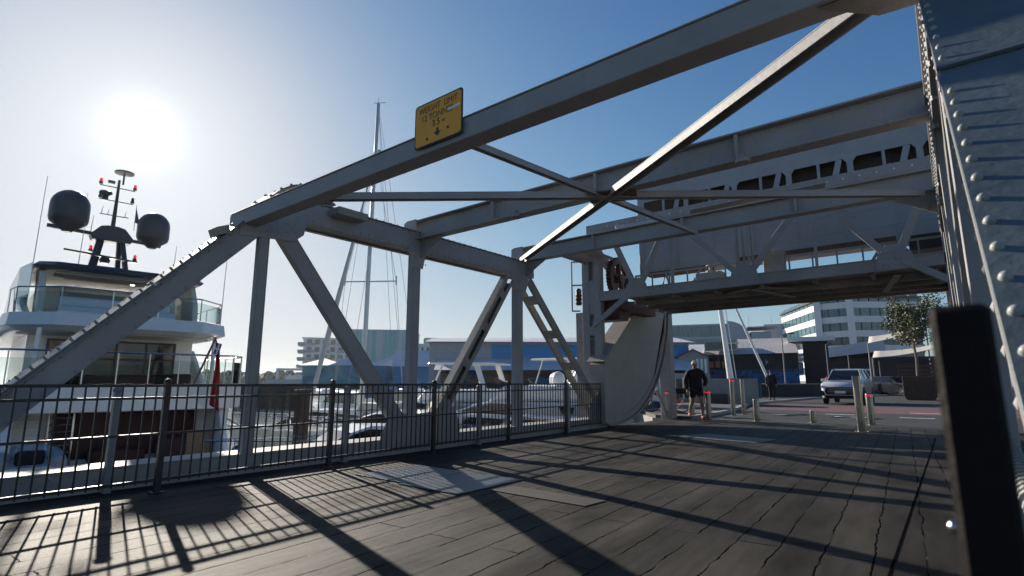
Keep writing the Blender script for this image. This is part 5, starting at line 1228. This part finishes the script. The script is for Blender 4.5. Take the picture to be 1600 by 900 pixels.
MB().bx(-5.2, -1.8, -.66, -.6, 5.2, 6.1).build('window', WIN, B)
mb = MB()
for i in range(3): mb.bx(-5.0+i*.75, -4.5+i*.75, -.08, -.04, 2.95, 3.7)
mb.build('sign_letters', mat('orange brown sign', (.35, .16, .07), .7), B)
mb = MB()
for x in (1.0, 1.6): mb.prism([(x-.15, 3.9), (x+.2, 3.55), (x-.15, 3.2)], 'y', -.06, -.02)
mb.build('wall_emblem', mat('grey emblem', (.3, .3, .32), .7), B)
# modern office
OF = thing('office_building', 'modern six storey office with white bands, green glazing and a blue plant tower', 'building', (0, 0, 0))
A_, B_, C_, D_ = Vector(pol(-12.1, 186)), Vector(pol(-9.1, 158)), Vector(pol(-6.6, 156)), Vector(pol(-1.6, 166))
E_ = Vector(pol(-1.8, 200)); F_ = Vector(pol(-11, 205))
foot = [tuple(v) for v in (A_, B_, C_, D_, E_, F_)]
MB().prism(foot, 'z', 0, 20.6).build('core', mat('office core', (.10, .11, .13), .6), OF)
ctr = sum((Vector(p) for p in foot), Vector((0, 0)))/6
def off(f): return [tuple(ctr+(Vector(p)-ctr)*f) for p in foot]
for f in range(6):
    z = 1.5+f*3.55
    MB().prism(off(1.018), 'z', z, z+1.55).build('spandrel', BW, OF)
for f in range(6):
    z = 3.05+f*3.55; mb = MB()
    for a, b, n in ((A_, B_, 9), (B_, C_, 3), (C_, D_, 7)):
        for i in range(n):
            p = a.lerp(b, (i+.06)/n); q = a.lerp(b, (i+.94)/n); p = ctr+(p-ctr)*1.006; q = ctr+(q-ctr)*1.006
            mb.beam((p.x, p.y, z+1), (q.x, q.y, z+1), .1, 1.98)
    mb.build('window_band', WINT if f > 2 else WIN, OF)
for p in (B_, C_):
    p = ctr+(p-ctr)*1.02; MB().box((p.x, p.y, 10.7), (1.5, 1.5, 21), rz=R(8)).build('pilaster', BW, OF)
MB().prism(off(1.05), 'z', 21.7, 22.1).build('roof', DGREY, OF)
p = pol(-7.6, 176); MB().box((p[0], p[1], 24), (8.6, 8, 7.6), rz=R(7)).build('plant_tower', mat('blue glass tower', (.06, .14, .24), .12, spec=.8), OF)
MB().box((p[0]+4.5, p[1], 23.6), (2.2, 7, 7.0), rz=R(7)).build('tower_side', BG, OF)
p = pol(-12.9, 190); MB().box((p[0], p[1], 9.5), (5.5, 8, 19), rz=R(12)).build('stair_block', BG, OF)
# dark gateway block with white roof edge
B = thing('gateway_kiosk', 'black tower block with projecting white roof edge and pale blue sign', 'building', *frame_at(-9.9, 78))
MB().bx(-1.0, 1.8, 0, 4, 0, 6.2).build('wall', mat('black cladding', (.012, .012, .014), .6), B)
mb = MB(); mb.bx(-2.6, 2.6, -1.2, 4.5, 6.2, 6.75); mb.bx(-2.9, -1.0, -.4, 2, 3.9, 4.2); mb.bx(-2.9, -1.0, -.4, 2, 4.5, 4.75); mb.build('roof', BW, B)
MB().bx(-2.2, -1.1, .4, .9, 2.2, 3.6).build('sign_panel', mat('pale blue sign', (.20, .30, .50), .6), B)
mb = MB(); 
for x in (-2.0, -1.62): 
    mb.bx(x, x+.08, .36, .39, 2.8, 3.4); mb.bx(x+.2, x+.28, .36, .39, 2.8, 3.4); mb.bx(x+.08, x+.2, .36, .39, 3.05, 3.13)
mb.build('sign_letters', WHITE, B)
# restaurant with awnings, right
B = thing('restaurant', 'dark waterfront restaurant with blue fascia sign under pale sail canopies', 'building', *frame_at(-5.2, 92))
MB().bx(-7.6, 12, 0, 12, 0, 4.6).build('wall', DARKW, B)
mb = MB(); mb.add([(-7.9, -2, 4.4), (1.5, -2, 5.4), (1.5, 10, 7.8), (-7.9, 10, 6.4), (-7.9, 10, 4.4), (1.5, 10, 4.4)], [(0, 1, 2, 3), (3, 2, 5, 4), (0, 3, 4), (1, 5, 2), (0, 4, 5, 1)]); mb.build('roof', DGREY, B)
MB().bx(-7.4, -.4, -1.2, -1.0, 2.3, 3.1).build('fascia_sign', mat('blue fascia', (.03, .07, .16), .5), B)
mb = MB()
for i in range(8): mb.bx(-3.6+i*.4, -3.3+i*.4, -1.25, -1.21, 2.75, 2.98)
mb.build('sign_letters', mat('white sign blocks', (.75, .75, .75), .6), B)
for nm, az, D, w_, h0, h1, lb in (('sail_canopy', -3.4, 75, 5.5, 5.6, 7.3, 'upper pale tensile canopy above the restaurant terrace'), ('sail_canopy', -2.6, 66, 6.2, 3.6, 4.7, 'lower pale tensile canopy in front of the restaurant terrace')):
    t = thing(nm, lb, 'canopy', *frame_at(az, D), 'terrace canopies')
    vs = []; fs = []; n = 10
    for j in range(n+1):
        for i in range(n+1):
            u, v = i/n, j/n; sag = 4*u*(1-u)*.25; vs.append((-w_/2+w_*u, v*5, h0+(h1-h0)*(u*(1-v*.3)+.35*v) - sag + .5*v))
    for j in range(n):
        for i in range(n): fs.append((j*(n+1)+i, j*(n+1)+i+1, (j+1)*(n+1)+i+1, (j+1)*(n+1)+i))
    o = MB().add(vs, fs).build('canopy_cloth', mat('pale canopy cloth', (.42, .40, .36), .8), t, smooth=True); sd_ = o.modifiers.new('s', 'SOLIDIFY'); sd_.thickness = .03
    mb = MB()
    for x in (-w_/2, w_/2): mb.tube([(x, 0, 0), (x, 0, h1+.5 if x > 0 else h0)], .07, 8)
    mb.build('canopy_post', GPOST, t)
mb = MB()
for i in range(14):
    x, y = pol(-4.6+i*.42, 70); mb.box((x, y, .55), (.5, .06, 1.1), rz=R(4))
tag(mb.build('terrace_screen', mat('brown terrace screen', (.06, .035, .025), .7, var=.4)), 'low brown terrace screens in front of the restaurant', 'screen')
t = thing('wooden_kiosk', 'brown slatted timber kiosk beside the tree', 'kiosk', *frame_at(-2.0, 58))
mb = MB()
for i in range(7): mb.bx(-1.6, 1.6, 0, .1, .3+i*.35, .5+i*.35)
for x in (-1.6, 0, 1.6): mb.bx(x-.06, x+.06, -.02, .12, 0, 2.8)
mb.build('slats', mat('brown slats', (.12, .06, .035), .8), t); MB().bx(-1.8, 1.8, -.3, 2, 2.8, 2.95).build('roof', DARKW, t)

# far shoreline trees (one distant mass) 
fv = MB()
for i in range(260):
    az = random.uniform(-68, -60.5); D = random.uniform(330, 400); x, y = pol(az, D); r = random.uniform(2.0, 4.2)
    fv.lathe((x, y, random.uniform(0, 1.5)), [(r*.6, 0), (r, r*.5), (r*.8, r*1.0), (r*.25, r*1.5*random.uniform(.8, 1.3))], 6)
tag(fv.build('far_trees', mat('far foliage', (.05, .07, .05), .9)), 'dark line of distant trees on the far shore', 'far trees', kind='stuff')
MB().prism([pol(-75, 320), pol(-60, 315), pol(-60, 420), pol(-75, 430)], 'z', -3, .5).build('far_shore', CONC)['kind'] = 'structure'

# ================================================================== QUAY FURNITURE
def pole(az, D, h_, label, arm=0, r=.06, side=1, name='street_lamp'):
    x, y = pol(az, D); t = thing(name, label, 'lamp post' if arm else 'pole', (x, y, .09), R(-az), 'poles along the quay')
    m_ = MB(); m_.tube([(0, 0, 0), (0, 0, h_)], r, 10, r2=r*.6); m_.lathe((0, 0, 0), [(r*2.2, 0), (r*2.2, .04), (r*1.3, .08)], 12); m_.build('pole', GPOST, t, smooth=True)
    if arm:
        m_ = MB(); m_.tube([(0, 0, h_-.05), (side*arm*.5, 0, h_+.1), (side*arm, 0, h_+.06)], r*.5, 8); m_.build('arm', GPOST, t)
        m_ = MB(); m_.prism([(side*arm*.8, h_+.02), (side*arm*1.5, h_+.04), (side*arm*1.45, h_+.14), (side*arm*.85, h_+.13)], 'y', -.12, .12); m_.build('lamp_head', DGREY, t)
pole(-12.3, 46, 4.6, 'tall lamp post with curved arm left of the office building', .55, .06)
pole(-8.75, 58, 4.5, 'lamp post with short arm right of the black tower block', .35, .06)
pole(-7.1, 60, 3.6, 'slim pole directly behind the car roof', 0, .06, name='pole')
pole(-5.5, 55, 4.0, 'thicker pale pole right of the car roof', 0, .09, name='pole')
pole(-4.85, 62, 3.0, 'short slim pole under the sail canopies', 0, .05, name='pole')
# tall raked white mast with stay (footbridge mast)
x, y = pol(-16.9, 36)
t = thing('steel_mast', 'tall white tapering mast rising from the stone plinth', 'mast', (x, y, .0), R(17))
MB().tube([(-.0, 0, 0), (-.25, 0, 3.4), (-.68, 0, 9)], .22, 14, r2=.10).build('shaft', WHITE, t, smooth=True)
mb = MB(); mb.tube([(.3, .2, .5), (-.3, .2, 8)], .03, 6); mb.box((.15, 0, 3.5), (.9, .1, .06)); mb.build('stay_wires', WHITE, t)
x, y = pol(-13.5, 36)
t = thing('leaning_strut', 'thin white pole leaning left from the quay wall', 'pole', (x, y, .85), R(12))
MB().tube([(0, 0, 0), (-2.6, 0, 7.5)], .09, 10, r2=.06).build('shaft', WHITE, t, smooth=True)
x, y = pol(-17.6, 30)
t = thing('stone_plinth', 'pale concrete plinth below the white mast', 'plinth', (x, y, 0), R(17))
MB().box((0, 0, .65), (3.0, 1.6, 1.3)).build('block', CONC, t, bevel=.03)
m_ = MB(); m_.bx(-1.0, .1, -1.3, -.82, .1, .55); m_.build('bench', mat('dark bench', (.06, .055, .05), .7), t, bevel=.02)
# kiosk behind the bike
t = thing('ticket_kiosk', 'small pale kiosk with white window frames behind the parked bicycle', 'kiosk', *frame_at(-21.3, 31))
MB().bx(-1.5, 1.3, 0, 1.6, 0, 1.6).build('wall', mat('grey kiosk', (.28, .30, .32), .7), t)
mb = MB(); mb.bx(-.5, .3, -.04, 0, .3, 1.3); mb.build('window', WIN, t)
mb = MB()
for x in (-.52, -.1, .3): mb.bx(x-.04, x+.04, -.06, -.04, .25, 1.4)
mb.build('frame', WHITE, t)
# low quay wall
W = thing('quay_wall', 'low dark wall with pale coping along the quay behind the car', 'wall')
pts = [(-10.8, 41), (-8.5, 47), (-6.4, 62), (-3.5, 74)]
mb = MB(); cp = MB()
for a, b in zip(pts[:-1], pts[1:]): mb.beam(a+(.5,), b+(.5,), .3, .95); cp.beam(a+(1.0,), b+(1.0,), .36, .06)
mb.build('wall', DARKW, W); cp.build('coping', CONC, W)
W = thing('quay_wall', 'low dark wall on the far quay left of the distant person', 'wall')
mb = MB(); mb.beam((-17, 50, .55), (-10.6, 44, .55), .3, 1.0); mb.build('wall', DARKW, W)
x, y = pol(-15.0, 41)
t = thing('litter_bin', 'square blue-grey bin on the quay left of the distant person', 'bin', (x, y, .09), R(14)); MB().box((0, 0, .45), (.9, .7, .9)).build('body', mat('blue grey bin', (.04, .07, .12), .6), t, bevel=.03); MB().box((0, 0, .93), (1.0, .8, .06)).build('lid', DGREY, t, bevel=.02)
x, y = pol(-16.2, 39)
t = thing('sack_pile', 'white sacks heaped on a dark bench left of the bin', 'sacks', (x, y, .09), R(14))
m_ = MB()
for dx, dz, r in ((-.4, .62, .16), (-.1, .66, .2), (.2, .6, .13), (.55, .68, .17), (-.15, .85, .12)): m_.lathe((dx, 0, dz-.1), [(r*.6, 0), (r, r*.5), (r*.8, r*1.1), (r*.2, r*1.5)], 9)
m_.build('sack', WHITE, t, smooth=True); MB().box((0, 0, .28), (1.8, .6, .5)).build('bench', DGREY, t, bevel=.02)
x, y = pol(-8.6, 66)
mb = MB(); mb.lathe((x-.3, y, 1.0), [(.15, 0), (.3, .2), (.28, .5), (.1, .7)], 10); mb.lathe((x-.3, y, 0), [(.25, 0), (.3, 1.0)], 10)
tag(mb.build('flower_pot', REDP), 'red planted pot by the black tower block', 'planter')
# planter with young tree
x, y = pol(-2.25, 44)
PL = thing('tree_planter', 'big square brown planter box under the young tree', 'planter', (x, y, .002), R(3))
MB().prism([(-.72, .02), (.72, .02), (.85, .25), (.85, 1.5), (-.85, 1.5), (-.85, .25)], 'y', -.85, .85).build('box', mat('rust brown planter', (.075, .038, .026), .8, var=.3, bump=.3), PL, bevel=.02)
MB().bx(-.8, .8, -.8, .8, 1.501, 1.52).build('soil', mat('soil', (.03, .022, .015), .95), PL)
TR = thing('street_tree', 'young olive green tree with open crown growing in the brown planter', 'tree', (x, y, 1.5), 0); TR.scale = (1.6, 1.6, 1.6)
rnd = random.Random(5)
mb = MB(); mb.tube([(0, 0, 0), (.03, 0, .7), (-.02, .02, 1.4), (0, 0, 2.2), (.05, 0, 2.8)], .055, 8, r2=.025)
tips = []
for i in range(26):
    z = rnd.uniform(.95, 2.7); a = rnd.uniform(0, 6.28); l = rnd.uniform(.5, 1.15)*(1.15-.28*(z-1)); p0 = Vector((0, 0, z)); 
    p1 = p0+Vector((math.cos(a)*l*.55, math.sin(a)*l*.55, l*.30)); p2 = p0+Vector((math.cos(a)*l, math.sin(a)*l, l*rnd.uniform(.4, .8)))
    mb.tube([p0, p1, p2], .016, 5, r2=.006); tips += [p1, p2, p1.lerp(p2, .5), p2+Vector((rnd.uniform(-.15, .15), rnd.uniform(-.15, .15), rnd.uniform(0, .2)))]
mb.tube([(.3, 0, 2.7), (.75, 0, 3.3), (1.0, .1, 3.35)], .012, 5, r2=.005); tips += [Vector((.75, 0, 3.3)), Vector((1.0, .1, 3.35)), Vector((.6, 0, 3.1))]
mb.build('trunk', mat('bark', (.14, .11, .085), .9, var=.3), TR)
lv = [MB(), MB()]
for p in tips:
    for k in range(60):
        c = p+Vector((rnd.gauss(0, .13), rnd.gauss(0, .13), rnd.gauss(0, .11))); a = Vector((rnd.uniform(-1, 1), rnd.uniform(-1, 1), rnd.uniform(-1, 1))).normalized(); b = a.cross(Vector((rnd.uniform(-1, 1), rnd.uniform(-1, 1), rnd.uniform(-1, 1)))).normalized()
        s_ = rnd.uniform(.035, .065); lv[k % 2].add([c-a*s_, c+b*s_*.5, c+a*s_, c-b*s_*.5], [(0, 1, 2, 3)])
cr = lv[0].build('crown', mat('olive leaves', (.085, .092, .026), .6, var=.4, scale=4), TR); lv[1].build('crown', mat('dark leaves', (.04, .055, .02), .6, var=.4, scale=4), TR)

# ================================================================== CARS
def suv(loc, rz, label, paint, plate=True):
    t = thing('parked_car' if not plate else 'car', label, 'car', loc, rz)     # front faces -y
    L_, W_ = 4.5, 1.86
    # side profile stations: (y, z_bottom, z_shoulder, z_top, half width low, half width shoulder, half width top)
    st = [(-2.25, .42, .62, .66, .70, .72, .70), (-2.12, .30, .80, .86, .84, .86, .78), (-1.9, .26, .92, .99, .91, .91, .82), (-1.35, .26, .98, 1.06, .93, .92, .80), (-.85, .26, 1.0, 1.10, .93, .92, .76),
          (-.6, .26, 1.01, 1.16, .93, .92, .74), (0, .26, 1.02, 1.17, .93, .92, .74), (1.2, .26, 1.04, 1.18, .93, .92, .74), (1.8, .28, 1.05, 1.18, .92, .90, .72), (2.15, .32, 1.04, 1.14, .88, .86, .70), (2.25, .45, .95, 1.0, .80, .78, .66)]
    vs = []; fs = []
    for y, zb, zs, zt, wl, ws, wt in st: vs += [(-wl*.94, y, zb), (-wl, y, zb+.2), (-ws, y, zs), (-wt, y, zt), (wt, y, zt), (ws, y, zs), (wl, y, zb+.2), (wl*.94, y, zb)]
    for i in range(len(st)-1):
        for k in range(8): fs.append((i*8+k, i*8+(k+1) % 8, (i+1)*8+(k+1) % 8, (i+1)*8+k))
    fs += [tuple(range(8)), tuple((len(st)-1)*8+k for k in range(8))[::-1]]
    b = MB().add(vs, fs).build('body', paint, t, smooth=True, bevel=.0)
    # greenhouse
    gh = [(-.95, 1.06, .76), (-.25, 1.58, .62), (.6, 1.66, .60), (1.5, 1.60, .58), (2.05, 1.12, .70)]
    vs = []; fs = []
    for y, z, w_ in gh: vs += [(-w_-.0, y, z), (w_, y, z)]
    base = [(-.80, -.9, 1.08), (.80, -.9, 1.08), (.80, 2.05, 1.10), (-.80, 2.05, 1.10)]
    g = MB(); pts = [(-.95, 1.07), (-.28, 1.55), (.5, 1.62), (1.45, 1.58), (2.02, 1.10)]
    vs = [(-.78 if z < 1.2 else -.60, y, z) for y, z in pts] + [(.78 if z < 1.2 else .60, y, z) for y, z in pts]
    vs2 = [(-.79, y, 1.05) for y, z in pts] + [(.79, y, 1.05) for y, z in pts]
    n = 5; V = vs+vs2; F = []
    for i in range(4): F.append((i, i+1, n+i+1, n+i)); F.append((i, i+1, 2*n+i+1, 2*n+i)); F.append((n+i, n+i+1, 3*n+i+1, 3*n+i))
    g.add(V, F); g.build('windows', DGLASS, t)
    r = MB(); r.add([(-.58, -.2, 1.575), (.58, -.2, 1.575), (.6, .5, 1.64), (.58, 1.45, 1.60), (-.58, 1.45, 1.60), (-.6, .5, 1.64), (-.58, -.2, 1.545), (.58, -.2, 1.545), (.6, .5, 1.61), (.58, 1.45, 1.57), (-.58, 1.45, 1.57), (-.6, .5, 1.61)], [(0, 1, 2, 5), (5, 2, 3, 4), (0, 6, 7, 1), (1, 7, 8, 2), (2, 8, 9, 3), (3, 9, 10, 4), (4, 10, 11, 5), (5, 11, 6, 0)])
    for s in (-1, 1):
        r.beam((s*.79, -.93, 1.06), (s*.61, -.24, 1.57), .05, .06); r.beam((s*.79, 2.02, 1.09), (s*.60, 1.47, 1.59), .1, .07); r.beam((s*.79, .35, 1.06), (s*.61, .4, 1.6), .07, .04); r.beam((s*.61, -.24, 1.58), (s*.6, 1.47, 1.6), .05, .05)
    r.build('roof', paint, t, bevel=.01)
    q = MB(); q.prism([(-.62, .44), (.62, .44), (.70, .60), (.60, .78), (-.60, .78), (-.70, .60)], 'y', -2.268, -2.15); q.bx(-.7, .7, -2.24, -2.1, .26, .42); q.build('grille', BLK, t, bevel=.01)
    q = MB(); q.bx(-.24, .24, -2.285, -2.272, .50, .61); q.build('number_plate', WHITE, t)
    q = MB()
    for z in (.56, .64, .72): q.bx(-.55, .55, -2.277, -2.269, z, z+.012)
    q.build('grille_bars', CHROME, t)
    for s in (-1, 1):
        q = MB(); q.prism([(s*.56, .79), (s*.84, .86), (s*.86, .74), (s*.60, .71)], 'y', -2.2, -2.0); q.build('headlight', mat('headlight glass', (.6, .62, .65), .1, var=.02), t, bevel=.01)
        q = MB(); q.prism([(s*.68, .36), (s*.84, .40), (s*.85, .62), (s*.72, .60)], 'y', -2.22, -2.0); q.build('fog_lamp_bay', BLK, t)
        q = MB(); q.box((s*1.03, -.62, 1.10), (.2, .1, .14)); q.beam((s*.85, -.6, 1.05), (s*1.0, -.62, 1.08), .05, .04); q.build('wing_mirror', paint, t, bevel=.02)
        for y in (-1.42, 1.35):
            q = MB(); q.lathe((s*.72, y, .34), [(.30, 0), (.345, .03), (.345, .19), (.30, .22)], 26, (s, 0, 0)); w_ = q.build('wheel', BLK, t, smooth=True)
            q = MB(); q.lathe((s*.90, y, .34), [(.23, 0), (.23, .045), (.2, .03), (.04, .05)], 20, (s, 0, 0)); q.build('rim', CHROME, w_)
            q = MB(); pts2 = [(y+.42*math.cos(R(a)), .34+.42*math.sin(R(a))) for a in range(0, 181, 12)]
            for a_, b_ in zip(pts2[:-1], pts2[1:]): q.beam((s*.925, *a_), (s*.925, *b_), .02, .06)
            q.build('wheel_arch', BLK, t)
    return t
SILV = mat('grey silver car paint', (.55, .55, .56), .28, metal=.25, var=.03, coat=.8)
CAR = suv((-4.42, 34.3, .004), R(-2), 'silver grey crossover car driving towards the bridge behind the bollards', SILV)
CAR.scale = (1, 1, 1.12)
x, y = pol(-4.1, 57)
suv((x, y, .004), R(60), 'dark parked car beyond, right of the oncoming silver car', mat('dark car paint', (.04, .04, .05), .25, coat=.8), False)

# ================================================================== AIR
hz = MB().bx(-3700, 3700, -3700, 4000, -8, 34).build('haze', None)
hz.data.materials.clear()
hm = bpy.data.materials.new('haze air'); hm.use_nodes = True; ht_ = hm.node_tree; ht_.nodes.clear()
ho = ht_.nodes.new('ShaderNodeOutputMaterial'); hv = ht_.nodes.new('ShaderNodeVolumePrincipled')
hv.inputs['Color'].default_value = (.86, .91, 1.0, 1); hv.inputs['Density'].default_value = .00012; hv.inputs['Anisotropy'].default_value = .55
ht_.links.new(hv.outputs[0], ho.inputs['Volume']); hz.data.materials.append(hm); hz['kind'] = 'stuff'
